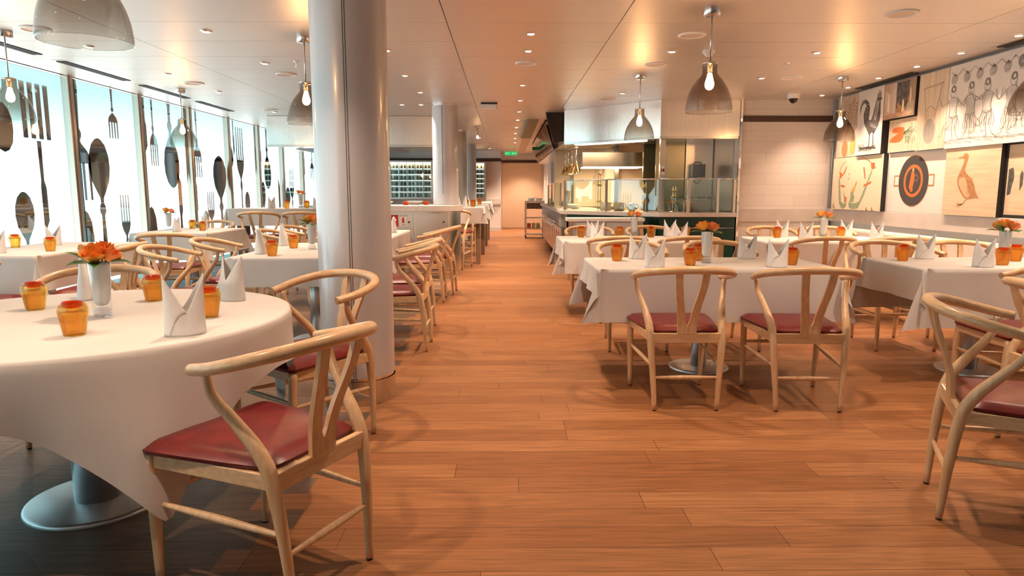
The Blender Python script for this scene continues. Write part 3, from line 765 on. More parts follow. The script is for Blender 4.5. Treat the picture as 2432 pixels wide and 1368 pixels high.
# round table
RC = (-1.60, 2.56); RR = .745
def round_table(cx, cy, R, rot, tl, cl, s_half=.915, seed=1):
    t = empty('round_table', (cx, cy, 0), label=tl, cat='table')
    b = MB(); b.cyl(0, 0, TZ - .035, TZ - .003, R - .012, 64); b.build('table_top', M_woodp, t)
    b = MB(); b.cyl(0.0, 0, .014, TZ - .035, .083, 40); b.build('pedestal', M_base, t)
    b = MB(); b.lathe([(.0005, .020), (.240, .017), (.249, .014), (.252, .008), (.252, 0)], 0, 0, 0, 72); b.build('base_plate', M_base, t)
    rnd = random.Random(seed); N = 224; M_ = 22; rings = []
    ph = [rnd.uniform(0, 6.28) for _ in range(6)]
    for r in (.3, .6, .9, .985): rings.append([(cx + R * r * math.cos(2 * PI * k / N), cy + R * r * math.sin(2 * PI * k / N), TZ + .004) for k in range(N)])
    for j in range(M_ + 1):
        t_ = j / M_; ring = []
        for k in range(N):
            a = 2 * PI * k / N; c_, s_ = abs(math.cos(a - rot)), abs(math.sin(a - rot))
            L = s_half / (c_ ** 34 + s_ ** 34) ** (1 / 34) - R; dd = L * t_
            m8 = math.sin(2 * (a - rot)) ** 2      # 1 at the cloth's corners
            fold = (.095 * math.cos(7 * (a - rot) + ph[0]) + .028 * math.cos(12 * a + ph[1]) + .016 * math.cos(21 * a + ph[2]))
            q = min(1, dd / .5); qq = q * q * (3 - 2 * q)
            out = .006 * min(1, t_ * 10) + dd * (.02 + .02 * m8) + fold * qq * .55
            out = max(-0.02, out)
            rad = R + out + .0
            z = TZ + .004 - math.sqrt(max(0, dd * dd - min(abs(out), dd) ** 2)) * (1.0) if dd > 0 else TZ + .003
            ring.append((cx + rad * math.cos(a), cy + rad * math.sin(a), z - .006 * min(1, t_ * 8)))
        rings.append(ring)
    b = MB(); b.grid(rings, closed=True); b.add(rings[0], [tuple(range(N))])
    o = b.build('tablecloth', M_cloth); tag(o, cl, 'tablecloth', 'round tablecloths')
    if o.data.polygons[-1].normal.z < 0: o.data.flip_normals()
round_table(RC[0], RC[1], RR, RD(-46 - 45), 'large round pedestal table in the left foreground', 'large draped white cloth on the foreground round table')
round_table(3.05, 1.80, RR, RD(20), 'round pedestal table beyond the right edge of the view', 'white cloth on the round table beyond the right edge', seed=5)

# ================================================================== TABLE SETTINGS
# tumbler, turned upside down: narrow open rim below, wide shoulder, thick dimpled base on top
tb = empty('tumbler', label='x', cat='glass')
outp = cr([(.031, 0), (.0345, .012), (.0385, .036), (.0435, .062), (.0447, .074), (.0435, .085), (.0385, .094), (.0315, .0985)], 3)
inp = cr([(.029, .079), (.0395, .072), (.0405, .062), (.036, .036), (.032, .012), (.0288, 0)], 3)
b = MB(); b.lathe(outp + [(.0305, .0985), (.0295, .096), (.0270, .083)] + inp + [(.031, 0)], seg=36); b.build('glass_body', M_amber, tb)
b = MB(); b.lathe(cr([(.0006, .084), (.025, .084), (.0285, .0945), (.0305, .0995), (.0285, .1025), (.025, .1005), (.019, .095), (.0006, .093)], 2), seg=30); b.build('glass_base', M_amberd, tb)
tumbler = Maker(tb)
# folded napkin
def napkin_mesh():
    b = MB(); N = 72; M_ = 16; rows = []
    T = 2 * PI * 1.12
    for j in range(M_ + 1):
        t = j / M_; r = []
        for k in range(N + 1):
            a0 = -PI / 2 - 1.35; a1 = -PI / 2 + 2 * PI - .95 * (1 - t) + .02
            a = a0 + (a1 - a0) * k / N            # spiral wrap, free edge runs diagonally over the front
            pk = abs(math.cos(a)) ** 1.08          # peaks at both sides
            front = max(0, math.sin(a)); 
            H_ = .062 + .098 * pk + .010 * (1 if math.sin(a) > 0 else 0)
            z = H_ * t
            tip = max(0, z - .065) / .10
            sx = .062 - .006 * t + .004 * tip; sy = .044 - .012 * t - .022 * tip
            spi = 1.0 + .04 * (k / N)             # overlapping layer
            x = sx * math.cos(a) * spi * (1 + .0 * tip); yv = sy * math.sin(a) * spi - .010 * tip
            r.append((x, yv, z))
        rows.append(r)
    b.grid(rows)
    return b
nb = napkin_mesh().build('napkin', M_napkin); so = nb.modifiers.new('thickness', 'SOLIDIFY'); so.thickness = .0022; so.offset = 0
tag(nb, 'x', 'napkin')
napkin = Maker(nb)
# vase
vz = empty('vase', label='x', cat='vase')
b = MB(); b.lathe(cr([(.0006, .040), (.016, .042), (.0265, .056), (.0310, .085), (.0345, .150), (.0372, .205)], 4) + [(.0355, .205), (.033, .16), (.0006, .12)], seg=32); b.build('white_body', M_vase, vz)
b = MB(); b.lathe([(.0006, 0), (.032, 0), (.034, .003), (.0335, .02), (.0325, .045), (.0335, .09), (.0362, .15), (.0385, .20), (.0385, .207), (.037, .207)], seg=32); b.build('glass_sleeve', M_clear, vz)
b = MB(); b.lathe([(.0006, .002), (.027, .002), (.029, .01), (.029, .024), (.02, .032), (.0006, .035)], seg=28); b.build('glass_foot', thin_glass('foot_glass', (.88, .87, .9), ior=1.9), vz)
vase = Maker(vz)
def rose_blossom(R, seed, loc, tilt, mat):
    rnd = random.Random(seed); b = MB()
    def petal(ang, rad, h, w, curl, lean):
        n1, n2 = 7, 8; rows = []
        for i in range(n1 + 1):
            t = i / n1; row = []
            for k in range(n2 + 1):
                s = -1 + 2 * k / n2
                ww = w * math.sin(PI * min(1, .22 + t * .70)) ** .6
                rr = rad * (.32 + .68 * math.sin(min(1, t * 1.25) * PI / 2)) + lean * t * t + curl * max(0, t - .7) ** 1.5 * 4 - .10 * rad * s * s
                a = ang + s * ww / max(rad, .01)
                zz = h * (t - .18 * t * s * s) - curl * max(0, t - .72) * 1.6 + rnd.uniform(-1, 1) * .0006
                row.append((rr * math.cos(a), rr * math.sin(a), zz))
            rows.append(row)
        b.grid(rows)
    for lay, (n_, rad, h, w, curl, lean) in enumerate([(2, .20, 1.02, .30, 0, 0), (3, .34, 1.08, .42, .0, .0), (4, .52, 1.06, .60, .02, .0), (5, .72, .98, .74, .03, .02), (6, .90, .84, .80, .06, .06)]):
        for k in range(n_): petal(2 * PI * k / n_ + lay * .9 + rnd.uniform(-.15, .15), rad * R, h * R * 1.25, w * R, curl * R * 3, lean * R)
    o = b.mesh('blossom', mat)
    return o
def leaf_mesh(L, Wd):
    b = MB(); rows = []
    for i in range(9):
        t = i / 8; w = Wd * math.sin(PI * t ** .8) * (1 - .1 * t); rows.append([(L * t, s * w, .25 * L * math.sin(t * 2.2) - .35 * w * (1 - abs(s))) for s in (-1, -.5, 0, .5, 1)])
    b.grid(rows); return b.mesh('leaf', M_leaf)
BL1 = rose_blossom(.040, 3, None, None, M_rose); BL2 = rose_blossom(.036, 8, None, None, M_rose2); LF = leaf_mesh(.088, .027)
def bouquet(loc, rz, label, n=2, big=1.0):
    r = empty('rose_bouquet', loc, rz, label, 'flowers', 'orange rose bouquets')
    spots = [(-.030, .0, .215, -.45, BL1), (.032, -.008, .213, .5, BL2), (.0, .028, .222, .1, BL1), (.004, -.030, .210, 0, BL1)][:n]
    for (x, yv, z, ti, me) in spots:
        o = bpy.data.objects.new('blossom', me); COL.objects.link(o); o.parent = r; o.location = (x, yv, z); o.rotation_euler = (.35 if yv < 0 else -.1, ti, x * 40); o.scale = (big,) * 3
        s = MB(); s.tube([(x * .2, yv * .2, .125), (x * .6, yv * .6, .18), (x, yv, z + .004)], .0025, 6, 3); s.build('stem', M_leaf, r)
    for a, e in ((2.9, -.25), (.15, -.30), (-1.2, -.35), (3.6, .25), (-2.2, -.3))[:3 + (n > 2) * 2]:
        o = bpy.data.objects.new('leaf', LF); COL.objects.link(o); o.parent = r; o.location = (0.026 * math.cos(a), 0.026 * math.sin(a), .207); o.rotation_euler = (0, -e, a)
    return r
SET = {
 'the round table': dict(z=TZ, g=[(-1.88, 2.71, 'left one'), (-1.42, 2.22, 'nearest the camera'), (-1.52, 2.93, 'far one behind the vase'), (-1.12, 2.55, 'half hidden by front napkin')],
      n=[(-1.06, 2.23, 35, 'large front one with a sharp right peak'), (-1.19, 2.95, 150, 'right one turned sideways with a slumped top'), (-1.83, 2.98, -70, 'half hidden behind the vase')], v=[(-1.53, 2.57, 4, 1.15)]),
 'the table behind the foreground column': dict(z=TZ, g=[(-1.72, 5.03, 'near one'), (-1.77, 5.71, 'far one')], n=[(-1.86, 5.19, -80, 'near one'), (-1.94, 5.98, -80, 'far one')], v=[(-1.59, 5.62, 3, 1.15)]),
 'the leftmost window table': dict(z=TZ, g=[(-4.14, 5.80, 'left one'), (-3.61, 5.44, 'right one')], n=[(-3.90, 5.26, 60, 'cut by the left picture edge'), (-3.98, 6.05, 60, 'behind the right glass')], v=[]),
 'the window table with the rose vase': dict(z=TZ, g=[(-3.66, 8.30, 'right one'), (-3.98, 8.74, 'behind left napkin')], n=[(-3.86, 8.07, 90, 'left one'), (-3.78, 8.62, 90, 'right one')], v=[(-4.16, 8.50, 2, 1.1)]),
 'the front right table': dict(z=TZ, g=[(.76, 4.64, 'leftmost'), (1.18, 4.34, 'left of the vase'), (1.32, 4.66, 'behind the vase'), (1.84, 4.36, 'rightmost')],
      n=[(.93, 4.79, 10, 'far left one'), (.93, 4.24, 4, 'near left one'), (1.70, 4.78, 0, 'far right one'), (1.70, 4.24, -3, 'near right one')], v=[(1.33, 4.50, 2, 1.15)]),
 'the table before the kitchen': dict(z=TZ, g=[(.78, 7.06, 'leftmost'), (1.17, 7.02, 'second from left'), (1.50, 7.05, 'third from left'), (1.86, 7.05, 'rightmost')],
      n=[(.91, 7.16, 8, 'far left one'), (.89, 6.63, 5, 'near left one'), (1.72, 7.16, 0, 'far right one'), (1.70, 6.62, 0, 'near right one')], v=[(1.35, 7.18, 2, 1.0)]),
 'the rightmost front table': dict(z=TZ, g=[(2.71, 4.62, 'leftmost'), (3.20, 4.35, 'right near one'), (3.47, 4.60, 'at the picture edge')], n=[(2.94, 4.75, 0, 'far one'), (2.99, 4.23, 0, 'near one')], v=[(3.40, 4.62, 3, 1.15)]),
 'the corner table by the tiles': dict(z=TZ, g=[(2.78, 6.98, 'leftmost'), (2.98, 6.85, 'second from left'), (3.43, 6.97, 'right of the vase'), (3.64, 6.68, 'behind rightmost napkin')],
      n=[(2.88, 7.10, 0, 'far left one'), (2.91, 6.60, 0, 'near left one'), (3.55, 7.10, 0, 'far right one'), (3.57, 6.55, 5, 'rightmost near one')], v=[(3.22, 6.90, 2, 1.1)]),
 'the table before the island counter': dict(z=TZ, g=[(-1.5, 7.6, 'only one')], n=[(-1.31, 7.38, 90, 'near one'), (-1.29, 7.86, 90, 'far one')], v=[]),
 'the high table by the steel hood': dict(z=.95, g=[(-3.21, 10.12, 'left one'), (-2.98, 10.33, 'right one')], n=[(-3.44, 10.14, 60, 'left one'), (-2.78, 10.14, 60, 'right one')], v=[(-3.12, 10.50, 2, 1.0)]),
 'the nearest high aisle table': dict(z=.95, g=[(-.53, 11.2, 'front one'), (-.66, 11.5, 'rear one')], n=[(-.66, 11.21, 90, 'front one'), (-.78, 11.35, 90, 'rear one')], v=[]),
 'the second high aisle table': dict(z=.95, g=[(-.50, 13.2, 'only one')], n=[(-.72, 13.1, 90, 'only one')], v=[]),
}
for tn, d in SET.items():
    z = d['z'] + .0042 + (.001 if d['z'] > .9 else 0)
    for (x, yv, wh) in d['g']: tumbler((x, yv, z), random.uniform(0, 6), 'orange glass tumbler on %s, %s' % (tn, wh), 'orange tumblers on ' + tn, (1, 1, 1.09))
    for (x, yv, a, wh) in d['n']: napkin((x, yv, z + .0012), RD(a), 'white two peaked napkin on %s, %s' % (tn, wh), 'folded napkins on ' + tn, (1, 1, 1.17 if 'round' in tn else 1.06))
    for (x, yv, n_, bg) in d['v']:
        vase((x, yv, z), 0, 'slim white vase in a clear glass foot on ' + tn, 'white bud vases')
        bouquet((x, yv, z), random.uniform(-.4, .4), 'orange roses with green leaves in the vase on ' + tn, n_, bg)

# ================================================================== BENCH along the picture wall
bn = empty('upholstered_bench', (4.2, 6.8, 0), label='long cream upholstered bench along the picture wall', cat='bench')
b = MB(); b.box(-.20, .26, -2.9, 2.5, .0, .36); b.build('bench_base', M_greyp, bn)
b = MB(); b.box(-.22, .20, -2.9, 2.5, .36, .46); b.build('seat_cushion', M_bench, bn, bevel=.025)
b = MB(); b.box(.12, .26, -2.9, 2.5, .44, .74); b.build('back_cushion', M_bench, bn, bevel=.03)
#@@PART2
# ================================================================== PICTURES on the right wall
def pmat(name, c, rough=.5): return MATS.get(name) or pbr(name, c, rough=rough)
M_cream = noise_mix('cream_canvas', (.78, .70, .50), (.83, .76, .58), nscale=2, rough=.5)
M_paper = noise_mix('paper_canvas', (.76, .73, .68), (.80, .77, .73), nscale=2, rough=.5)
M_ply = noise_mix('plywood_canvas', (.66, .50, .33), (.75, .60, .42), scale=(1, 1.2, 14), nscale=2.2, detail=5, rough=.5)
M_plyv = noise_mix('pale_plank_canvas', (.60, .50, .38), (.70, .60, .47), scale=(1, 14, 1), nscale=2.2, detail=5, rough=.5)
M_ink = noise_mix('engraving_ink', (.035, .032, .03), (.16, .15, .14), nscale=60, detail=6, rough=.6)
M_inkg = pmat('grey_ink', (.22, .21, .20)); M_or = pmat('orange_paint', (.72, .17, .05)); M_or2 = pmat('terracotta_print', (.60, .24, .10))
M_gn = noise_mix('green_print', (.22, .30, .18), (.40, .46, .32), nscale=40, rough=.6); M_pang = pmat('charcoal_print', (.06, .058, .058)); M_yelp = pmat('ochre_print', (.70, .48, .14))
M_brp = noise_mix('sepia_print', (.36, .17, .07), (.50, .27, .12), nscale=35, rough=.6)
class Pic:
    def __init__(s, ya, yb, z0, z1, depth, mat, label):
        s.w, s.h, s.d = ya - yb, z1 - z0, depth
        s.o = empty('wall_picture', (XR, ya, z0), label=label, cat='picture', group='pictures on the right wall')
        b = MB(); b.box(-depth, -.001, -s.w, 0, 0, s.h); c = b.build('canvas', [mat], s.o)
        # dark returns on the sides
        e = MB(); e.box(-depth + .001, -.001, -s.w - .0012, -s.w, 0, s.h); e.box(-depth + .001, -.001, -s.w, 0, -.0012, 0); e.build('canvas_side', M_blackm, s.o)
        s.x = -depth - .0012; s.k = 0
    def P(s, u, v): return (s.x, -u * s.w, v * s.h)
    def fill(s, pts, mat, name='painted_shape'):
        s.k += 1; dx = -.0002 * s.k; n = len(pts)
        b = MB(); b.prism([(-u * s.w, v * s.h) for u, v in pts], s.x + dx, s.x + dx + .0008, axis='x'); b.build(name, mat, s.o)
    def disc(s, u, v, r, mat, r0=0, ry=1.0, name='painted_shape'):
        s.k += 1; dx = -.0002 * s.k; N = 40; b = MB(); cy, cz = -u * s.w, v * s.h
        A = [(s.x + dx, cy + r * math.cos(2 * PI * k / N), cz + r * ry * math.sin(2 * PI * k / N)) for k in range(N)]
        if r0:
            B_ = [(s.x + dx, cy + r0 * math.cos(2 * PI * k / N), cz + r0 * ry * math.sin(2 * PI * k / N)) for k in range(N)]
            b.grid([A, B_], closed=True, smooth=False)
        else: b.add(A, [tuple(range(N))])
        b.build(name, mat, s.o)
    def lines(s, Ls, wd, mat, name='drawn_lines'):
        s.k += 1; x = s.x - .0002 * s.k; b = MB()
        for L in Ls:
            q = cr([(-u * s.w, v * s.h) for u, v in L], 5) if len(L) > 2 else [(-u * s.w, v * s.h) for u, v in L]
            for i in range(len(q) - 1):
                a, c = Vector(q[i]), Vector(q[i + 1]); t = (c - a)
                if t.length < 1e-6: continue
                n = Vector((-t.y, t.x)).normalized() * wd / 2
                b.add([(x, *(a + n)), (x, *(a - n)), (x, *(c - n)), (x, *(c + n))], [(0, 1, 2, 3)])
        b.build(name, mat, s.o)
rnd = random.Random(11)
# onions and herbs
p = Pic(9.30, 8.72, 1.645, 2.425, .06, M_plyv, 'tan plank picture of onions and herb sprigs in the tiled corner')
p.disc(.40, .14, .075, M_or2, ry=1.45, name='onion'); p.disc(.74, .16, .07, M_yelp, ry=1.4, name='onion')
L = []
for (u0, v0) in ((.42, .27), (.74, .28)):
    L.append([(u0, v0), (u0 + .04, v0 + .25), (u0 + .12, v0 + .6)])
    for k in range(9):
        t = .2 + .09 * k; bu, bv = u0 + .12 * t * t, v0 + .6 * t
        for s_ in (-1, 1): L.append([(bu, bv), (bu + s_ * .10, bv + .05), (bu + s_ * .15, bv + .11)])
p.lines(L, .010, M_brp, 'herb_sprig')
# rooster
p = Pic(8.71, 8.125, 1.645, 2.425, .10, M_paper, 'engraved black rooster picture on pale paper')
body = [(.76, .86), (.82, .90), (.92, .89), (1.0, .85), (.93, .83), (.94, .76), (.96, .64), (.95, .52), (.88, .43), (.80, .37), (.72, .31), (.66, .35), (.60, .34), (.54, .30), (.45, .37), (.36, .44), (.28, .50), (.24, .58), (.22, .66), (.28, .76), (.32, .80), (.24, .85), (.12, .80), (.03, .66), (.05, .80), (.14, .89), (.28, .90), (.42, .84), (.49, .74), (.47, .64), (.46, .56), (.56, .55), (.63, .62), (.68, .72), (.72, .80)]
body = [(.06 + u * .88, v * .95) for u, v in body]
p.fill(body, M_ink, 'rooster_body')
M_lt = pmat('light_stroke', (.55, .53, .50))
p.fill([(.66, .56), (.70, .76), (.76, .80), (.84, .79), (.82, .66), (.78, .54), (.72, .50)], pmat('neck_grey', (.38, .36, .34)), 'rooster_neck')
p.lines([[(.70 + .02 * k, .78 - .02 * k), (.69 + .02 * k, .66 - .02 * k), (.71 + .025 * k, .54 - .02 * k)] for k in range(6)], .004, M_ink, 'neck_feathers')
p.lines([[(.52 + .05 * k, .50 - .015 * k), (.56 + .05 * k, .44 - .012 * k), (.63 + .04 * k, .42 - .01 * k)] for k in range(6)] + [[(.32, .55 + .06 * k), (.40, .60 + .06 * k), (.44, .58 + .06 * k)] for k in range(4)] + [[(.12 + .05 * k, .86), (.10 + .05 * k, .83), (.08 + .03 * k, .76)] for k in range(4)], .005, M_lt, 'wing_strokes')
p.fill([(.74, .83), (.76, .92), (.79, .88), (.82, .96), (.85, .89), (.88, .94), (.90, .84)], M_inkg, 'rooster_comb')
p.lines([[(.54, .32), (.55, .22), (.53, .12)], [(.68, .32), (.69, .22), (.70, .11)]] + [[(c, .12), (c + dx, .08)] for c in (.53, .70) for dx in (-.08, .02, .10)], .016, M_ink, 'rooster_legs')
p.lines([[(.1 + .7 * rnd.random(), .10 + .04 * rnd.random()), (.1 + .75 * rnd.random(), .05 + .07 * rnd.random())] for _ in range(26)] + [[(.14 + .02 * k, .09), (.08 + .02 * k, .16 + .02 * rnd.random())] for k in range(14)], .004, M_inkg, 'ground_strokes')
# old kitchen scene
p = Pic(8.12, 7.505, 2.02, 2.425, .10, pmat('sepia_ground', (.35, .26, .2)), 'small old painting of a dim room with figures')
p.fill([(.03, .05), (.30, .05), (.30, .97), (.03, .97)], noise_mix('painted_wall', (.45, .33, .25), (.62, .50, .40), nscale=14)); p.fill([(.30, .10), (.40, .10), (.40, .97), (.30, .97)], pmat('painted_pillar', (.62, .56, .50)))
p.fill([(.42, .26), (.80, .26), (.80, .95), (.42, .95)], noise_mix('painted_dark_room', (.05, .05, .055), (.14, .13, .13), nscale=18)); p.fill([(.03, .03), (.97, .03), (.97, .20), (.03, .12)], noise_mix('painted_floor', (.40, .24, .16), (.55, .36, .26), nscale=20))
for (u, v, w, h, m) in ((.16, .22, .07, .5, M_paper), (.50, .15, .10, .26, M_brp), (.64, .15, .08, .32, M_cream), (.56, .14, .06, .2, M_brp), (.86, .30, .05, .45, M_cream), (.80, .28, .04, .28, M_or2)):
    p.fill([(u - w / 2, v), (u + w / 2, v), (u + w * .35, v + h * .8), (u + w * .12, v + h), (u - w * .12, v + h), (u - w * .35, v + h * .8)], m, 'painted_figure')
p.fill([(.76, .06), (.97, .08), (.97, .38), (.76, .34)], pmat('painted_block', (.5, .42, .32)))
# carrots
p = Pic(8.06, 7.495, 1.645, 2.01, .05, M_plyv, 'picture of an orange carrot bunch with green tops')
p.fill([(.12, .66), (.18, .74), (.34, .76), (.50, .74), (.56, .66), (.50, .58), (.30, .58), (.16, .60)], M_or, 'carrot'); p.fill([(.04, .36), (.10, .44), (.30, .54), (.50, .64), (.56, .56), (.52, .40), (.42, .30), (.20, .30), (.08, .32)], M_or, 'carrot')
p.lines([[(.54, .58), (.66 + .02 * k, .50 + .07 * (k - 3)), (.74 + .03 * (k % 5), .30 + .09 * k)] for k in range(7)] + [[(.62 + .05 * k, .5 + .03 * (k % 3)), (.66 + .05 * k, .62 + .1 * (k % 2))] for k in range(7)] + [[(.60 + .06 * k, .45), (.62 + .06 * k, .22 + .05 * (k % 2))] for k in range(6)], .011, M_gn, 'carrot_tops')
# hanging medallion
p = Pic(7.485, 6.99, 1.635, 2.425, .075, M_plyv, 'pale plank picture of a round medallion hanging on cords')
p.disc(.46, .24, .10, pmat('medal_grey', (.36, .35, .32)), ry=1.25, name='medallion')
p.lines([[(.15, .80), (.85, .84)], [(.20, .80), (.28, .55), (.34, .38)], [(.82, .84), (.70, .60), (.60, .40)], [(.28, .50), (.45, .56), (.64, .50)], [(.34, .30), (.36, .18)], [(.47, .33), (.47, .16)], [(.58, .30), (.56, .19)]] + [[(.22 + .06 * k, .80), (.24 + .06 * k, .825)] for k in range(10)], .006, M_inkg, 'cord_lines')
# dancers frieze
p = Pic(6.985, 5.55, 1.625, 2.425, .075, M_paper, 'wide engraved frieze of dancing figures beneath hanging garlands')
L = []; M_shade = noise_mix('hatched_grey', (.50, .48, .45), (.66, .63, .59), scale=(1, 6, 1), nscale=20, rough=.6)
def fig(cx, lean, flip):
    f = lambda u, v: (cx + flip * (u + lean * v) * .11, .10 + v * .60)
    L.append([f(-.25, 1.0), f(0, 1.08), f(.25, 1.0), f(.2, .88), f(-.15, .88), f(-.25, 1.0)])
    L.append([f(-.5, .80), f(-.3, .60), f(-.4, .42), f(-.2, .25), f(-.5, .05), f(-.8, .0)])
    L.append([f(.45, .80), f(.35, .60), f(.5, .42), f(.9, .30), f(1.1, .12), f(1.4, .12)])
    L.append([f(0, .42), f(.1, .25), f(0, .04), f(.3, .0)]); L.append([f(0, .42), f(.4, .28), f(.8, .22)])
    L.append([f(-.5, .80), f(0, .86), f(.45, .80)]); L.append([f(-.5, .80), f(-1.0, .66), f(-1.3, .86)]); L.append([f(.45, .80), f(1.0, .72), f(1.4, .92)])
    L.append([f(-.4, .5), f(0, .44), f(.4, .5)])
    for k in range(7): L.append([f(-.4 + .12 * k, .5), f(-.6 + .2 * k, .30), f(-.5 + .18 * k, .2)])
for i, c in enumerate((.08, .25, .42, .60, .78, .93)):
    fig(c, (.2, -.1, .25)[i % 3], 1 if i % 2 else -1)
    le = (.2, -.1, .25)[i % 3]; fl = 1 if i % 2 else -1; g_ = lambda u, v: (c + fl * (u + le * v) * .11, .10 + v * .60)
    p.fill([g_(-.42, .78), g_(0, .84), g_(.42, .78), g_(.32, .6), g_(.36, .46), g_(-.36, .46), g_(-.28, .6)], M_shade, 'shaded_tunic')
    q_ = g_(0, 1.03); p.disc(q_[0], q_[1], .036, M_inkg, r0=.018, name='dancer_hair')
    if i % 2: p.fill([g_(-.4, .46), g_(.4, .46), g_(.7, .10), g_(.3, .16), g_(.1, .06), g_(-.3, .14), g_(-.6, .10)], M_shade, 'shaded_skirt')
p.lines(L, .0045, M_inkg, 'dancer_outlines')
L = [[(.02 + .12 * k, .93), (.08 + .12 * k, .87), (.14 + .12 * k, .94)] for k in range(8)] + [[(.0, .09), (.3, .11), (.6, .08), (1, .10)]] + [[(.1 * k, .07 + .02 * rnd.random()), (.1 * k + .08, .06)] for k in range(10)]
for k in range(8):
    u = .06 + .125 * k
    for j in range(6): L.append([(u, .90), (u - .03 + .012 * j, .84), (u - .015 + .006 * j, .77 + .02 * (j % 2))])
p.lines(L, .0045, M_inkg, 'garland_lines'); p.disc(.68, .86, .05, M_inkg, r0=.03, name='round_mask')
# face made of serpents
p = Pic(9.31, 8.085, .968, 1.638, .075, M_cream, 'cream picture with green serpentine bands, orange birds and fish')
def N2(x, y_): return ((x - 115) / 780, 1 - (y_ - 215) / 880)
F_ = lambda pts, m, nm: p.fill([N2(*q) for q in pts], m, nm)
F_([(220, 575), (240, 580), (262, 760), (285, 960), (330, 1000), (378, 990), (370, 1045), (330, 1080), (285, 1060), (250, 980), (232, 780)], M_gn, 'green_band')
F_([(736, 455), (748, 465), (690, 680), (640, 860), (590, 985), (560, 1060), (480, 1082), (425, 1050), (412, 985), (440, 960), (480, 990), (540, 975), (580, 950), (630, 800), (690, 600)], M_gn, 'green_band')
F_([(440, 800), (470, 810), (500, 870), (490, 950), (430, 960), (440, 880)], M_gn, 'green_band')
F_([(225, 480), (260, 460), (285, 500), (340, 370), (352, 365), (315, 480), (275, 520), (245, 570), (228, 550), (245, 500)], M_or, 'orange_bird')
F_([(725, 350), (760, 332), (780, 350), (778, 395), (795, 420), (760, 430), (740, 440), (727, 400)], M_or, 'orange_bird'); F_([(258, 680), (290, 675), (335, 690), (333, 712), (290, 710), (262, 700)], M_or, 'orange_fish')
F_([(630, 715), (640, 672), (690, 655), (745, 625), (740, 650), (690, 685)], M_or, 'orange_fish'); F_([(612, 400), (632, 400), (645, 500), (658, 595), (642, 575), (625, 480)], M_or, 'orange_fish')
F_([(515, 610), (530, 625), (500, 740), (485, 805), (445, 800), (450, 740), (480, 720)], M_yelp, 'ochre_shape'); F_([(318, 770), (345, 870), (378, 885), (372, 980), (345, 975), (335, 890)], M_or2, 'red_shape')
for x0 in (95, 150, 690, 770): F_([(x0, 1000 + (40 if x0 > 500 else 0)), (x0 + 12, 1000 + (40 if x0 > 500 else 0)), (x0 + 16, 1045 + (30 if x0 > 500 else 0)), (x0 + 45, 1062 + (30 if x0 > 500 else 0)), (x0 + 2, 1066 + (30 if x0 > 500 else 0))], M_brp, 'brown_foot') if x0 > 100 else None
p.lines([[N2(330, 275), N2(260, 350), N2(228, 480)], [N2(580, 240), N2(680, 290), N2(740, 345)], [N2(385, 490), N2(410, 500)], [N2(380, 560), N2(395, 580), N2(405, 555)]], .007, M_or2, 'thin_arcs')
# pan
p = Pic(8.08, 6.965, .968, 1.638, .02, M_paper, 'white picture of a round black pan with two handles')
for s_ in (-1, 1):
    c = .47 + s_ * .285
    p.fill([(c - .05, .43), (c + .05, .43), (c + .05, .62), (c - .05, .62)], M_brp, 'pan_handle'); p.fill([(c - .034, .455), (c + .034, .455), (c + .034, .595), (c - .034, .595)], M_paper, 'pan_handle')
p.disc(.47, .52, .280, M_or2, name='pan_rim'); p.disc(.47, .52, .275, M_pang, name='pan'); p.disc(.47, .52, .178, M_or, r0=.142, ry=1.0, name='orange_ring')
p.fill([(.45, .68), (.48, .66), (.49, .60), (.485, .50), (.47, .42), (.475, .37), (.46, .34), (.44, .345), (.405, .42), (.415, .50), (.43, .60), (.435, .66)], M_or, 'robed_figure')
p.lines([[(.49, .60), (.52, .62), (.545, .58), (.54, .53), (.515, .515), (.50, .55)]], .006, M_or2, 'drawn_arc'); p.disc(.462, .70, .018, M_yelp, name='figure_head')
# goose
p = Pic(6.96, 6.185, .968, 1.638, .058, M_ply, 'sepia goose printed on plywood grain')
def N3(x, y_): return ((x - 120) / 780, 1 - (y_ - 95) / 1000)
p.fill([N3(*q) for q in [(300, 262), (385, 240), (400, 205), (440, 205), (462, 240), (455, 300), (435, 380), (425, 455), (480, 520), (545, 590), (580, 660), (600, 740), (655, 845), (600, 835), (540, 855), (480, 860), (430, 820), (380, 750), (340, 670), (322, 590), (335, 510), (370, 430), (395, 350), (405, 290), (385, 275)]], M_brp, 'goose_body')
p.fill([N3(*q) for q in [(395, 540), (440, 560), (470, 640), (500, 740), (530, 800), (500, 840), (450, 810), (390, 720), (350, 640), (345, 580)]], pmat('pale_sepia', (.62, .42, .24)), 'goose_breast')
p.lines([[N3(475, 855), N3(455, 900), N3(425, 930), N3(340, 925)], [N3(425, 930), N3(350, 970)], [N3(430, 930), N3(360, 945)]] + [[N3(480, 560 + 30 * k), N3(520, 555 + 32 * k), N3(560, 575 + 34 * k)] for k in range(8)], .007, M_brp, 'goose_foot')
# cutlery
p = Pic(6.18, 5.2, .968, 1.638, .012, M_ply, 'plywood picture of black cutlery at the right edge')
p.fill([(0, 0), (1, 0), (1, .04), (0, .04)], M_blackm, 'black_border'); p.fill([(0, .96), (1, .96), (1, 1), (0, 1)], M_blackm, 'black_border'); p.fill([(0, 0), (.03, 0), (.03, 1), (0, 1)], M_blackm, 'black_border')
p.fill([(.05, .30), (.09, .32), (.10, .42), (.12, .52), (.11, .62), (.10, .66), (.05, .64)], M_ink, 'black_blade'); p.fill([(.20, .36), (.23, .44), (.23, .58), (.21, .62), (.19, .56)], M_ink, 'black_blade')
for u in (.36, .5, .64, .8): p.fill([(u, .34), (u + .05, .36), (u + .03, .5), (u + .06, .66), (u, .68), (u + .01, .5)], M_ink, 'black_fork')

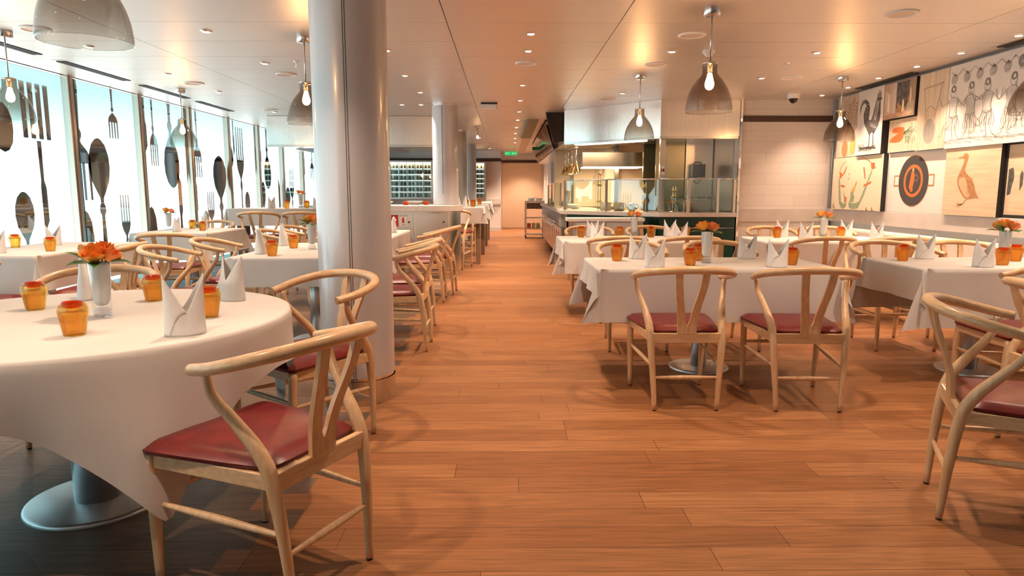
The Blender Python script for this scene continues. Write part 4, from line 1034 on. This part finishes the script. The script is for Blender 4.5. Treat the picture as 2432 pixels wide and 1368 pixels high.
# ================================================================== KITCHEN on the right
M_kw = pbr('kitchen_cream_wall', (.80, .66, .50), rough=.45)
HP = [(.90, 10.70), (2.10, 9.44), (3.18, 9.46)]            # plan of the hood and counter front
hd = empty('kitchen_hood', (2.0, 10.2, 0), label='wide stainless steel kitchen hood, cyan lit on its left face', cat='extractor hood')
def rel(o, pts): return [(x - o.location.x, y_ - o.location.y) for x, y_ in pts]
b = MB(); back = [(3.18, 11.0), (2.2, 11.0), (.90, 12.2)]
b.prism(rel(hd, HP + back), 1.945, CH - .002); b.build('hood_shell', M_hood, hd)
b = MB(); b.prism(rel(hd, [(x, y_ + .0) for x, y_ in [(.905, 10.72), (2.10, 9.46), (3.18, 9.48), (3.18, 9.52), (2.11, 9.50), (.93, 10.75)]]), 1.915, 1.946); b.build('hood_lip', M_steel, hd)
b = MB(); b.prism(rel(hd, [(1.1, 11.1), (2.0, 10.2), (2.1, 10.3), (1.2, 11.2)]), 1.935, 1.944); b.build('light_strip', M_heat, hd)
# recess walls
b = MB(); b.box(.95, 3.2, 13.4, 13.5, 0, 2.6); b.box(3.2, 3.3, 9.7, 13.5, 0, 2.6); structure(b.build('wall_kitchen', M_kw))
b = MB(); b.box(2.25, 3.2, 11.3, 11.38, 0, 2.43); structure(b.build('wall_kitchen_steel', M_olive))
b = MB(); b.box(3.185, 3.2, 9.7, 11.3, .9, 2.0); structure(b.build('wall_kitchen_side', M_steels))
b = MB(); b.box(2.6, 2.75, 13.38, 13.4, 0, 0.1); structure(b.build('trim_9', M_steel))
b = MB(); b.box(1.35, 4.0, 13.5, 22.6, 2.3, 2.45); b.box(1.95, 2.1, 13.5, 20.0, 0, 2.45); structure(b.build('wall_kitchen_back', M_kw))
# tall cupboard doors behind
cb = empty('wall_cupboard', (1.72, 13.2, 0), label='tall cream double cupboard at the back of the kitchen', cat='cupboard')
b = MB(); b.box(-.42, .42, -.02, .18, .9, 2.05); b.build('body', M_kw, cb)
for s_ in (-1, 1):
    b = MB(); b.box(min(s_ * .005, s_ * .415), max(s_ * .005, s_ * .415), -.04, -.02, .92, 2.03); b.build('door', pmat('cream_door', (.82, .68, .52)), cb)
    b = MB(); b.tube([(s_ * .04, -.04, 1.35), (s_ * .04, -.07, 1.37), (s_ * .04, -.07, 1.47), (s_ * .04, -.04, 1.49)], .006, 6, 2); b.build('handle', M_chrome, cb)
# pass shelf hood (brass lit) behind the heat lamps
sh = empty('pass_shelf', (1.86, 12.1, 0), label='low steel shelf canopy lit gold inside the kitchen', cat='shelf')
b = MB(); b.box(-.55, .55, -.30, .45, 1.62, 1.86); b.build('canopy_body', M_steel, sh)
b = MB(); b.box(-.5, .5, -.25, .4, 1.61, 1.62); b.build('light_strip', M_heat, sh)
# counter
ct = empty('kitchen_counter', (2.0, 10.2, 0), label='stone topped kitchen serving counter with dark green front', cat='counter')
cp = [(.86, 10.62), (2.10, 9.36), (3.17, 9.36)]
b = MB(); b.prism(rel(ct, cp + [(3.17, 10.1), (2.40, 10.1), (1.55, 11.05), (.86, 11.1)]), .855, .912); b.build('counter_top', M_stone, ct, bevel=.004)
b = MB(); b.prism(rel(ct, [(.95, 10.66), (2.12, 9.46), (3.17, 9.46), (3.17, 10.05), (2.42, 10.05), (1.55, 10.98), (.95, 11.05)]), .09, .855); b.build('counter_front', M_green, ct)
b = MB(); b.prism(rel(ct, [(1.0, 10.72), (2.14, 9.52), (3.17, 9.52), (3.17, 10.0), (2.42, 10.0), (1.6, 10.9)]), 0, .09); b.build('plinth', M_steel, ct)
b = MB(); b.tube([(q[0], q[1], .70) for q in rel(ct, [(2.16, 9.44), (3.15, 9.44)])], .008, 6, 1); b.build('front_rail', M_chrome, ct)
# glass screen on posts
gs = empty('glass_screen', (2.0, 9.9, .912), label='glass sneeze screen with steel posts on the kitchen counter', cat='glass screen')
line = [(.92, 10.68), (1.48, 10.09), (2.12, 9.44), (2.52, 9.44), (2.92, 9.44), (3.15, 9.44)]
for i, (x, yv) in enumerate(line):
    b = MB(); b.box(x - 2.0 - .018, x - 2.0 + .018, yv - 9.9 - .018 + .03, yv - 9.9 + .018 + .03, 0, .455); b.build('post', M_steel, gs)
b = MB()
for i in range(len(line) - 1): b.tube([(line[i][0] - 2, line[i][1] - 9.9 + .03, .46), (line[i + 1][0] - 2, line[i + 1][1] - 9.9 + .03, .46)], .010, 8, 1)
b.build('top_rail', M_chrome, gs)
for i in range(len(line) - 1):
    (x0, y0), (x1, y1) = line[i], line[i + 1]; b = MB()
    t = Vector((x1 - x0, y1 - y0)).normalized() * .03; nrm = Vector((-t.y, t.x)) * .1
    a, c = Vector((x0 - 2, y0 - 9.87)) + t, Vector((x1 - 2, y1 - 9.87)) - t
    b.prism([tuple(a - nrm), tuple(c - nrm), tuple(c + nrm), tuple(a + nrm)], .03, .45); b.build('glass_pane', M_pane, gs)
# kitchen pillar between hood and counter
for nm, x, yv, lb in (('kitchen_pillar', 2.17, 9.60, 'square steel pillar between hood and counter with a small red switch label'), ('kitchen_pillar', 1.97, 12.3, 'slim steel pillar deep inside the kitchen')):
    kp = empty(nm, (x, yv, .9125), label=lb, cat='pillar')
    b = MB(); b.box(-.035, .035, -.035, .035, 0, 1.03 if yv < 10 else 1.5); b.build('shaft', M_steel, kp)
    if yv < 10:
        b = MB(); b.box(-.028, .028, -.042, -.036, .52, .64); b.build('switch_plate', M_white, kp)
        b = MB(); b.box(-.024, -.004, -.046, -.042, .56, .60); b.build('red_switch', M_red, kp)
        b = MB(); b.box(.004, .024, -.046, -.042, .56, .60); b.build('black_switch', M_blackm, kp)
# steel partition doors behind the counter (olive reflecting)
for k, (x0, x1) in enumerate(((2.30, 2.74), (2.76, 3.17))):
    b = MB(); b.box(0, x1 - x0, 0, .03, 0, 1.05); o = b.build('steel_panel', M_olive if k == 0 else M_steels, loc=(x0, 10.6, .905))
    tag(o, ('olive reflecting steel wall panel behind the counter' if k == 0 else 'bluish steel wall panel right of the olive one'), 'wall panel', 'steel kitchen panels')
# control box with cable
cx_ = empty('control_box', (2.93, 10.52, 1.42), label='grey control box on the steel wall panel with looped cable', cat='control box')
b = MB(); b.box(-.10, .10, -.05, .07, 0, .19); b.build('box_body', M_greyp, cx_, bevel=.006)
b = MB(); b.tube([(-.03, -.02, .0), (-.07, -.05, -.06), (-.02, -.06, -.10), (.02, -.05, -.05), (-.03, -.04, -.02)], .005, 6, 5); b.build('cable', M_blackm, cx_)
b = MB(); b.tube([(-.07, 0, .19), (-.05, 0, .22), (.03, 0, .22), (.05, 0, .19)], .006, 6, 2); b.build('bracket', M_blackm, cx_)
# shelf with rolled towels
sf = empty('wire_shelf', (2.90, 10.25, .9125), label='low steel table shelf holding folded towels behind the glass screen', cat='shelf')
b = MB(); b.box(-.24, .24, -.12, .12, .17, .185); b.build('shelf_board', M_steel, sf)
for sx in (-.22, .22):
    for sy in (-.1, .1):
        b = MB(); b.cyl(sx, sy, 0, .17, .007, 8); b.build('leg', M_steel, sf)
for k, x in enumerate((-.14, 0.0, .14)):
    b = MB(); b.tube([(x - .055, 0, 0), (x, .005, .004), (x + .055, 0, 0)], .028, 10, 3, oval=.8); o = b.build('towel', M_napkin, loc=(2.90, 10.25, .9125 + .185 + .024)); tag(o, 'rolled white towel on the kitchen shelf, %s' % ('left', 'middle', 'right')[k], 'towel', 'rolled towels')
# tall chrome skewer stands
def stand(x, yv, label, Ht):
    s_ = empty('chrome_stand', (x, yv, .9125), label=label, cat='stand'); b = MB(); b.lathe([(.0006, .012), (.05, .01), (.055, 0)], seg=20); b.build('foot', M_chrome, s_)
    b = MB()
    for dx in (-.018, .018): b.cyl(dx, 0, .01, Ht, .007, 10)
    b.build('pole', M_chrome, s_)
    for zz in (.12, Ht * .55, Ht * .8):
        b = MB(); b.lathe([(.0006, zz), (.034, zz + .004), (.04, zz + .03), (.0006, zz + .05)], 0, 0, 0, 16); b.build('knob', M_brass, s_)
stand(1.42, 10.45, 'tall chrome double pole stand left of the pots', .66); stand(2.02, 10.0, 'chrome stand with brass knobs beside the steel pillar', .42); stand(2.42, 9.86, 'short chrome stand with cream knobs right of the steel pillar', .36)
# pots and pans
pot = empty('stock_pot', label='x', cat='pot'); b = MB(); b.lathe([(.0006, 0), (.075, 0), (.08, .006), (.08, .12), (.084, .124), (.077, .124), (.075, .01), (.0006, .008)], seg=28); b.build('pot_body', M_steel, pot)
for s_ in (-1, 1):
    b = MB(); b.tube([(s_ * .079, -.03, .10), (s_ * .105, -.02, .105), (s_ * .105, .02, .105), (s_ * .079, .03, .10)], .005, 6, 3); b.build('handle', M_steel, pot)
mk = Maker(pot)
for x, yv, lb in ((1.55, 10.62, 'small steel stock pot on the counter right of the tall stand'), (1.72, 10.42, 'second steel stock pot left of the chrome teapot'), (2.62, 9.82, 'steel pot on the counter right of the short stand')): mk((x, yv, .9125), 0, lb, 'stock pots')
mk = None
tp = empty('teapot', (1.86, 10.12, .9125), label='polished steel teapot on the counter', cat='teapot')
b = MB(); b.lathe(cr([(.0006, 0), (.045, 0), (.06, .04), (.05, .10), (.03, .12), (.0006, .125)], 3), seg=24); b.build('pot_body', M_chrome, tp)
b = MB(); b.tube([(-.05, 0, .04), (-.085, 0, .08), (-.10, 0, .12)], [.012, .009, .006], 8, 3); b.build('spout', M_chrome, tp)
b = MB(); b.tube([(.05, 0, .10), (.09, 0, .09), (.09, 0, .05), (.055, 0, .03)], .006, 8, 3); b.build('handle', M_blackm, tp)
# ladle tap
tap = empty('tap', (2.38, 9.62, .9125), label='curved white spout tap between the steel pillar and the second post', cat='tap'); b = MB(); b.tube([(.03, 0, 0), (.02, 0, .08), (-.03, 0, .15), (-.06, 0, .20), (-.05, 0, .22)], [.008, .008, .008, .01, .012], 8, 4); b.build('spout', M_white, tap)
# service station in front of the counter
st = empty('service_station', (1.30, 9.40, 0), RD(0), 'pale service station with two grey doors below the kitchen counter', 'cabinet')
b = MB(); b.box(-.47, .58, -.16, .16, .80, .845); b.build('worktop', M_white, st, bevel=.004)
b = MB(); b.box(-.45, .56, -.14, .14, .12, .80); b.build('cabinet_body', M_cab, st)
for k in (0, 1):
    b = MB(); b.box(-.35 + .41 * k, .05 + .41 * k, -.155, -.14, .42, .78); b.build('door', M_cab, st, bevel=.003)
for x in (-.42, .53):
    b = MB(); b.box(x - .03, x + .03, -.15, .15, 0, .80); b.build('end_post', M_steel, st)
# corridor counter run
cr_ = empty('corridor_counter', (1.15, 15.0, 0), label='long serving counter with steel doors running along the aisle', cat='counter')
b = MB(); b.box(-.28, .45, -3.75, 2.2, .86, .91); b.build('counter_top', M_stone, cr_)
b = MB(); b.box(-.24, .42, -3.72, 2.18, .62, .86); b.build('top_panel', M_greyp, cr_)
b = MB(); b.box(-.22, .40, -3.72, 2.18, .08, .62); b.build('cabinet_body', M_steels, cr_)
for k in range(10):
    b = MB(); b.box(-.235, -.22, -3.70 + .54 * k, -3.70 + .54 * k + .50, .10, .60); dd_ = b.build('door', M_steel, cr_)
    h = MB(); h.box(-.25, -.235, -3.70 + .54 * k + .43, -3.70 + .54 * k + .45, .2, .52); h.build('door_handle', M_chrome, dd_)
b = MB(); b.tube([(-.33, -3.7, .70), (-.33, 0, .70), (-.33, 2.15, .70)], .012, 8, 1); b.tube([(-.36, -3.7, .64), (-.36, 0, .64), (-.36, 2.15, .64)], .012, 8, 1); b.build('tray_rail', M_chrome, cr_)
ps = empty('corridor_screen', (1.0, 15.0, .91), label='row of steel posts with glass above the aisle counter', cat='glass screen')
for k in range(5):
    b = MB(); b.box(-.018, .018, -3.65 + 1.18 * k - .018, -3.65 + 1.18 * k + .018, 0, .44); b.build('post', M_steel, ps)
    if k < 4:
        b = MB(); b.box(-.003, .003, -3.65 + 1.18 * k + .03, -3.65 + 1.18 * k + 1.15, .03, .43); b.build('glass_pane', M_pane, ps)
b = MB(); b.box(-.02, .02, -3.7, 1.12, .44, .46); b.build('top_rail', M_chrome, ps)
# heat lamps
hl = empty('heat_lamp', label='x', cat='lamp')
b = MB(); b.cyl(0, 0, .16, .372, .008, 8); b.build('stem', M_chrome, hl)
b = MB(); b.lathe(cr([(.085, 0), (.078, .03), (.05, .09), (.03, .13), (.022, .17), (.0006, .175)], 3), seg=24); b.build('lamp_shade', M_brass, hl)
b = MB(); b.lathe([(.0006, .012), (.06, .012), (.06, .03)], seg=18); b.build('lamp_bulb', M_heat, hl)
mk = Maker(hl)
for k in range(6): mk((1.12, 11.02 + .66 * k, 1.50), 0, 'brass heat lamp over the aisle counter, number %s from the near end' % ('one', 'two', 'three', 'four', 'five', 'six')[k], 'brass heat lamps')
hb = MB(); hb.box(1.10, 1.14, 10.95, 14.5, 1.87, 1.90); o = hb.build('lamp_bar', M_chrome); tag(o, 'chrome ceiling bar carrying the brass heat lamps', 'rail')
b = MB(); b.box(.93, 1.9, 12.25, 20.0, 1.99, 2.42); o = b.build('corridor_bulkhead', M_steels); structure(o)
# bread bowls under the lamps
bo = empty('bread_bowl', label='x', cat='bowl'); b = MB(); b.lathe(cr([(.0006, .003), (.05, 0), (.10, .03), (.12, .06), (.115, .062), (.06, .012), (.0006, .01)], 3), seg=24); b.build('bowl_body', M_white, bo)
mk = Maker(bo)
for k in range(6): mk((1.18, 11.7 + .62 * k, .91), 0, 'white bowl under the heat lamps, %s in the row' % ('first', 'second', 'third', 'fourth', 'fifth', 'sixth')[k], 'bowls under the heat lamps')

M_bulk = pbr('bulkhead_bronze', (.42, .30, .18), rough=.35, metal=.6)
# black glass bulkhead end and tilted menu screens
b = MB(); b.prism([(0, 0), (.28, 0), (.28, -.44), (.13, -.48)], 0, .10, axis='y')
o = b.build('black_panel', M_black, loc=(.63, 10.98, CH - .002)); tag(o, 'black glossy triangular panel left of the steel hood', 'panel')
ms = empty('menu_screen', label='x', cat='screen')
def tilt(x0, z0, x1, z1, th, y0, y1, m, nm, par):
    d_ = Vector((x1 - x0, z1 - z0)).normalized(); n_ = Vector((-d_.y, d_.x)) * th
    b = MB(); b.prism([(x0, z0), (x1, z1), (x1 + n_.x, z1 + n_.y), (x0 + n_.x, z0 + n_.y)], y0, y1, axis='y'); return b.build(nm, m, par)
tilt(0, 0, .14, -.44, .03, -.70, .70, pbr('screen_glass_face', (.20, .13, .10), rough=.08, metal=.4), 'screen_face', ms)
tilt(-.004, .006, .144, -.446, .04, -.725, -.70, M_chrome, 'edge_strip', ms); tilt(-.004, .006, .144, -.446, .04, .70, .725, M_chrome, 'edge_strip', ms)
tilt(.0, .0, .14, -.0, .05, -.6, .6, M_blackm, 'top_bracket', ms)
mk = Maker(ms)
for k in range(4): mk((.685, 12.75 + 1.48 * k, CH - .05), 0, 'tilted overhead menu screen above the aisle, %s from the near end' % ('first', 'second', 'third', 'fourth')[k], 'tilted menu screens')
b = MB(); b.prism([(0, 0), (.17, 0), (.03, -.32), (-.13, -.32)], 0, 4.6, axis='y'); o = b.build('sloped_bulkhead', M_bulk, loc=(.41, 12.0, CH)); 
o.scale = (1, 1, 1); structure(o)

# trolley
tr = empty('service_trolley', (.75, 17.9, 0), label='steel service trolley with plates on top beside the far door', cat='trolley')
for sx in (-.23, .23):
    for sy in (-.25, .25):
        b = MB(); b.box(sx - .018, sx + .018, sy - .018, sy + .018, .10, .93); b.build('post', M_steels, tr)
        b = MB(); b.tube([(sx - .012, sy, .05), (sx + .012, sy, .05)], .045, 12, 1); b.build('wheel', M_blackm, tr)
for z_, nm in ((.93, 'top_board'), (.52, 'shelf'), (.24, 'shelf'), (.09, 'shelf')):
    b = MB(); b.box(-.25, .25, -.27, .27, z_, z_ + .03); b.build(nm, M_stone if z_ > .9 else M_steels, tr)
b = MB(); b.box(-.21, .21, -.262, -.25, .76, .92); b.build('drawer_front', M_woodp, tr)
pls = MB(); 
for k in range(5): pls.lathe([(.0006, .0), (.05, 0), (.085, .012), (.085, .016), (.0006, .006)], 0, 0, k * .014, 20)
o = pls.build('plate_stack', M_white, loc=(.66, 17.8, .9605)); tag(o, 'left stack of white plates on the trolley', 'plates', 'plate stacks')
o2 = o.copy(); COL.objects.link(o2); o2.location = (.86, 17.8, .9605); o2['label'] = 'right stack of white plates on the trolley'
for k, (x, m, nm, lb) in enumerate(((.60, M_kred, 'carton', 'red carton on the lower trolley shelf'), (.72, M_yel, 'carton', 'yellow carton on the lower trolley shelf, middle'), (.84, M_yel, 'carton', 'yellow carton on the lower trolley shelf, right'))):
    b = MB(); b.box(-.045, .045, -.08, .08, 0, .12); o = b.build(nm, m, loc=(x, 17.75, .2705)); tag(o, lb, 'carton', 'cartons on the trolley')

# ================================================================== ISLAND COUNTER, hood and wine cabinets
ic = empty('island_counter', (-1.6, 9.9, 0), label='round ended steel island counter with a thick pale stone top', cat='counter')
def stadium(x0, x1, yc, r, n_=20):
    return [(x0, yc - r)] + [(x1 - r + r * math.cos(a), yc + r * math.sin(a)) for a in [-PI / 2 + PI * k / n_ for k in range(n_ + 1)]] + [(x0, yc + r)]
b = MB(); b.prism(stadium(-.55, .99, 0, .42), .925, 1.008); b.build('counter_top', M_stone, ic, bevel=.006)
b = MB(); b.prism(stadium(-.52, .95, 0, .37, 40), .08, .925); b.build('steel_body', M_steels, ic)
b = MB(); b.prism(stadium(-.52, .93, 0, .34, 30), 0, .08); b.build('plinth', M_steel, ic)
for k in range(3):
    b = MB(); b.box(-.62 + .48 * k, -.62 + .48 * k + .46, -.378, -.370, .12, .90); dd_ = b.build('door', M_steels, ic, bevel=.002)
    h = MB(); h.lathe([(.0006, 0), (.012, 0), (.012, .01)], 0, 0, 0, 12); hh = h.build('lock', M_blackm, dd_); hh.location = (-.62 + .48 * k + .40, -.378, .78); hh.rotation_euler = (PI / 2, 0, 0)
sg = empty('fire_sign', (-1.60, 9.515, .72), label='small red hose sign on the island counter', cat='sign')
b = MB(); b.box(0, .11, 0, .004, 0, .16); b.build('sign_plate', M_red, sg)
b = MB(); b.prism([(.03, .12), (.05, .14), (.085, .09), (.07, .075)], -.002, 0, axis='y'); b.box(.03, .08, -.002, 0, .03, .036); b.box(.03, .07, -.002, 0, .018, .022); b.build('symbol', M_signw, sg)
sg = empty('fire_sign', (-1.475, 9.515, .72), label='small white extinguisher sign on the island counter', cat='sign')
b = MB(); b.box(0, .11, 0, .004, 0, .16); b.build('sign_plate', M_white, sg)
b = MB(); b.prism([(.04, .05), (.07, .05), (.07, .11), (.06, .125), (.05, .125), (.04, .11)], -.002, 0, axis='y'); b.box(.052, .058, -.002, 0, .125, .14); b.box(.04, .085, -.002, 0, .02, .026); b.build('symbol', M_red, sg)
for x, yv, lb in ((-1.44, 9.95, 'amber jar lid on the island counter, left'), (-1.16, 10.05, 'amber jar on the island counter beside the plates')):
    b = MB(); b.lathe(cr([(.0006, 0), (.035, 0), (.042, .03), (.03, .05), (.0006, .052)], 3), seg=20); o = b.build('sugar_jar', M_amberd, loc=(x, yv, 1.0085)); tag(o, lb, 'jar', 'jars on the island counter')
for k, (x, yv) in enumerate(((-1.75, 10.0), (-1.33, 10.1))):
    b = MB(); b.lathe([(.0006, 0), (.06, 0), (.12, .05), (.118, .054), (.055, .006), (.0006, .006)], seg=24, sx=1, sy=.8); o = b.build('serving_dish', M_white, loc=(x, yv, 1.0085)); tag(o, ('shallow white dish on the island counter, left', 'deep white dish on the island counter beside the column')[k], 'dish', 'dishes on the island counter')
# big left hood
bh = empty('buffet_hood', (-2.6, 12.5, 0), label='big satin steel box hood left of the island column', cat='extractor hood')
b = MB(); b.box(-1.32, 1.42, -1.0, 1.0, 1.96, CH - .002); b.build('hood_shell', M_hood, bh, bevel=.004)
b = MB(); b.prism([(-1.32, -1.0), (1.42, -1.0), (1.2, -.2), (-1.0, -.2)], 1.93, 1.96); b.build('hood_lip', M_steel, bh)
b = MB(); b.box(-1.0, .8, -.5, .6, 1.92, 1.93); b.build('filter_grille', M_greyp, bh)
# back buffet under it
bb = empty('buffet_counter', (-2.6, 13.2, 0), label='low buffet counter below the big box hood', cat='counter')
b = MB(); b.box(-1.2, 1.2, -.35, .35, 0, .88); b.build('cabinet_body', M_steels, bb); b = MB(); b.box(-1.25, 1.25, -.4, .4, .88, .93); b.build('counter_top', M_stone, bb)
# wine cabinets
def cabinet(x0, x1, z0, z1, nx, nz, label, bl):
    c = empty('wine_cabinet', (x0, 20.97, z0), label=label, cat='wine cabinet')
    W_, H_ = x1 - x0, z1 - z0
    b = MB(); b.box(0, W_, -.02, .0, 0, H_); b.build('back_panel', M_steels, c)
    for k in range(nz):
        b = MB(); b.box(0, W_, -.06, -.045, H_ * (k + 1) / nz - .022, H_ * (k + 1) / nz - .012); b.build('shelf_light', M_heatw, c)
    b = MB(); b.box(-.05, 0, -.36, 0, -.05, H_ + .05); b.box(W_, W_ + .05, -.36, 0, -.05, H_ + .05); b.box(0, W_, -.36, 0, -.05, 0); b.box(0, W_, -.36, 0, H_, H_ + .05); b.build('cabinet_frame', M_steel, c)
    for k in range(1, nx):
        b = MB(); b.box(W_ * k / nx - .012, W_ * k / nx + .012, -.34, -.02, 0, H_); b.build('divider', M_chrome, c)
    for k in range(1, nz):
        b = MB(); b.box(0, W_, -.33, -.02, H_ * k / nz - .008, H_ * k / nz + .004); b.build('shelf', M_chrome, c)
    b = MB(); b.box(0, W_, -.358, -.352, 0, H_); b.build('glass_door', M_pane, c)
    b = MB(); b.box(0, W_, -.30, -.05, H_ - .012, H_ - .004); b.build('light_strip', M_heat, c)
    bt = MB(); bt.lathe([(.0006, 0), (.036, 0), (.037, .01), (.037, .11), (.03, .135), (.013, .15), (.013, .18), (.0006, .182)], seg=12); me = bt.mesh('bottle', M_bottle)
    for i in range(nx):
        for k in range(nz):
            for q in (0, 1):
                o = bpy.data.objects.new('wine_bottle', me); COL.objects.link(o)
                LB = 'dark wine bottle in %s, shelf %s from the bottom, bay %s, %s' % (bl, ORD[k], ORD[i], ('left', 'right')[q])
                xx = x0 + W_ * (i + .3 + .4 * q) / nx; s_ = min(1, (H_ / nz) / .24)
                o.scale = (s_, s_, s_); o.location = (xx, 20.97 - .2, z0 + H_ * k / nz + .006); tag(o, LB, 'bottle', 'wine bottles in ' + bl)
cabinet(-3.66, -2.22, 1.03, 2.06, 6, 6, 'wide lit wine cabinet on the far wall left of the island column', 'the wide cabinet')
cabinet(-.93, -.64, 1.03, 2.03, 1, 7, 'narrow lit wine cabinet near the far door', 'the narrow cabinet')

# ================================================================== CEILING FITTINGS
sp = empty('ceiling_speaker', label='x', cat='speaker')
b = MB(); b.lathe([(.086, -.004), (.090, -.012), (.104, -.012), (.110, -.006), (.110, 0)], seg=40); b.build('rim', M_white, sp)
b = MB(); b.lathe([(.0006, -.006), (.086, -.006)], seg=40); b.build('grille', pmat('speaker_grille', (.62, .55, .48)), sp)
mk = Maker(sp)
for x, yv, lb in ((-2.32, 7.49, 'left of the column beyond the sprinkler'), (-3.56, 8.09, 'near the far window lamp'), (-3.58, 5.46, 'top left behind the near lamp'), (.2, 6.84, 'above the aisle'), (1.47, 6.88, 'between the two kitchen side lamps'),
                  (1.36, 9.35, 'just in front of the steel hood'), (1.48, 5.63, 'beside the front lamp canopy'), (2.76, 4.95, 'large one at the top right'), (3.11, 7.65, 'left of the corner lamp'), (-3.56, 10.64, 'above the far windows')):
    mk((x, yv, CH), 0, 'round flat ceiling speaker ' + lb, 'round ceiling speakers')
sk = empty('sprinkler', label='x', cat='sprinkler')
b = MB(); b.lathe([(.0006, -.006), (.028, -.006), (.03, 0)], seg=18); b.build('rosette', M_chrome, sk)
b = MB(); b.cyl(0, 0, -.05, -.006, .006, 8); b.cyl(0, 0, -.055, -.05, .016, 10); b.build('nozzle', M_chrome, sk)
mk = Maker(sk)
mk((-1.99, 6.76, CH), 0, 'small chrome ceiling sprinkler left of the column', 'ceiling sprinklers'); mk((2.72, 6.82, CH), 0, 'small chrome ceiling sprinkler in front of the tiled wall', 'ceiling sprinklers')
sm = empty('smoke_detector', (1.79, 6.23, CH), label='white round smoke detector beside the front pendant rod', cat='smoke detector')
b = MB(); b.lathe([(.0006, -.05), (.03, -.048), (.04, -.03), (.052, -.022), (.052, 0)], seg=28); b.build('housing', M_white, sm)
cmr = empty('dome_camera', (3.68, 8.95, CH), label='white dome security camera above the tiled wall', cat='camera')
b = MB(); b.lathe([(.075, -.055), (.085, -.05), (.085, 0)], seg=32, cap0=True); b.build('housing', M_white, cmr)
b = MB(); b.lathe([(.0006, -.115), (.025, -.108), (.045, -.088), (.055, -.055)], seg=24); b.build('lens_dome', M_black, cmr)
em = empty('emergency_light', (-.23, 9.85, CH), label='white box emergency light on the ceiling above the aisle', cat='emergency light')
b = MB(); b.box(-.115, .115, -.06, .06, -.02, 0); b.build('bracket', M_blackm, em); b = MB(); b.box(-.115, .115, -.065, .065, -.085, -.02); b.build('housing', M_white, em, bevel=.012)
wl_ = empty('track_spot', (-.53, 13.2, CH), label='small steel ceiling spotlight with a bright tip left of the aisle', cat='spotlight')
b = MB(); b.lathe([(.0006, -.02), (.07, -.02), (.07, 0)], seg=20); b.build('ceiling_plate', M_steel, wl_); b = MB(); b.tube([(0, 0, -.02), (0, 0, -.14), (.01, 0, -.19)], .012, 8, 2); b.build('arm', M_steel, wl_); b = MB(); b.lathe([(.0006, -.24), (.02, -.23), (.02, -.19)], seg=12); b.build('lamp_tip', M_heat, wl_)
# exit sign
ex = empty('exit_sign', (.155, 20.0, 2.235), label='green illuminated exit sign hanging above the far door', cat='sign')
b = MB(); b.box(-.18, .18, -.015, .015, 0, .105); b.build('sign_box', M_signg, ex)
b = MB(); b.cyl(-.12, 0, .105, .195, .004, 6); b.cyl(.12, 0, .105, .195, .004, 6); b.build('hanger', M_steel, ex)
fc = bpy.data.curves.new('exit_text', 'FONT'); fc.body = 'EXIT'; fc.size = .06; fc.extrude = .001; fo = bpy.data.objects.new('exit_text', fc); COL.objects.link(fo); bpy.context.view_layer.update()
me = bpy.data.meshes.new_from_object(fo.evaluated_get(bpy.context.evaluated_depsgraph_get())); bpy.data.objects.remove(fo); me.materials.clear(); me.materials.append(M_signw)
fo = bpy.data.objects.new('lettering', me); COL.objects.link(fo); fo.parent = ex; fo.location = (-.165, -.0165, .032); fo.rotation_euler = (PI / 2, 0, 0)
b = MB()
b.prism([(.03, .03), (.05, .055), (.045, .075), (.06, .08), (.075, .06), (.068, .055), (.062, .045), (.075, .028), (.065, .025), (.052, .04), (.038, .025)], -.0175, -.015, axis='y')
b.prism([(.10, .05), (.125, .05), (.125, .035), (.155, .056), (.125, .078), (.125, .063), (.10, .063)], -.0175, -.015, axis='y'); b.build('pictogram', M_signw, ex)
gx = empty('exit_sign', (.70, 15.6, 2.12), label='small green side exit sign reflected between the menu screens', cat='sign')
b = MB(); b.box(-.10, .10, -.01, .01, 0, .07); b.build('sign_box', pbr('sign_green_dim', (.02, .30, .09), rough=.4), gx)
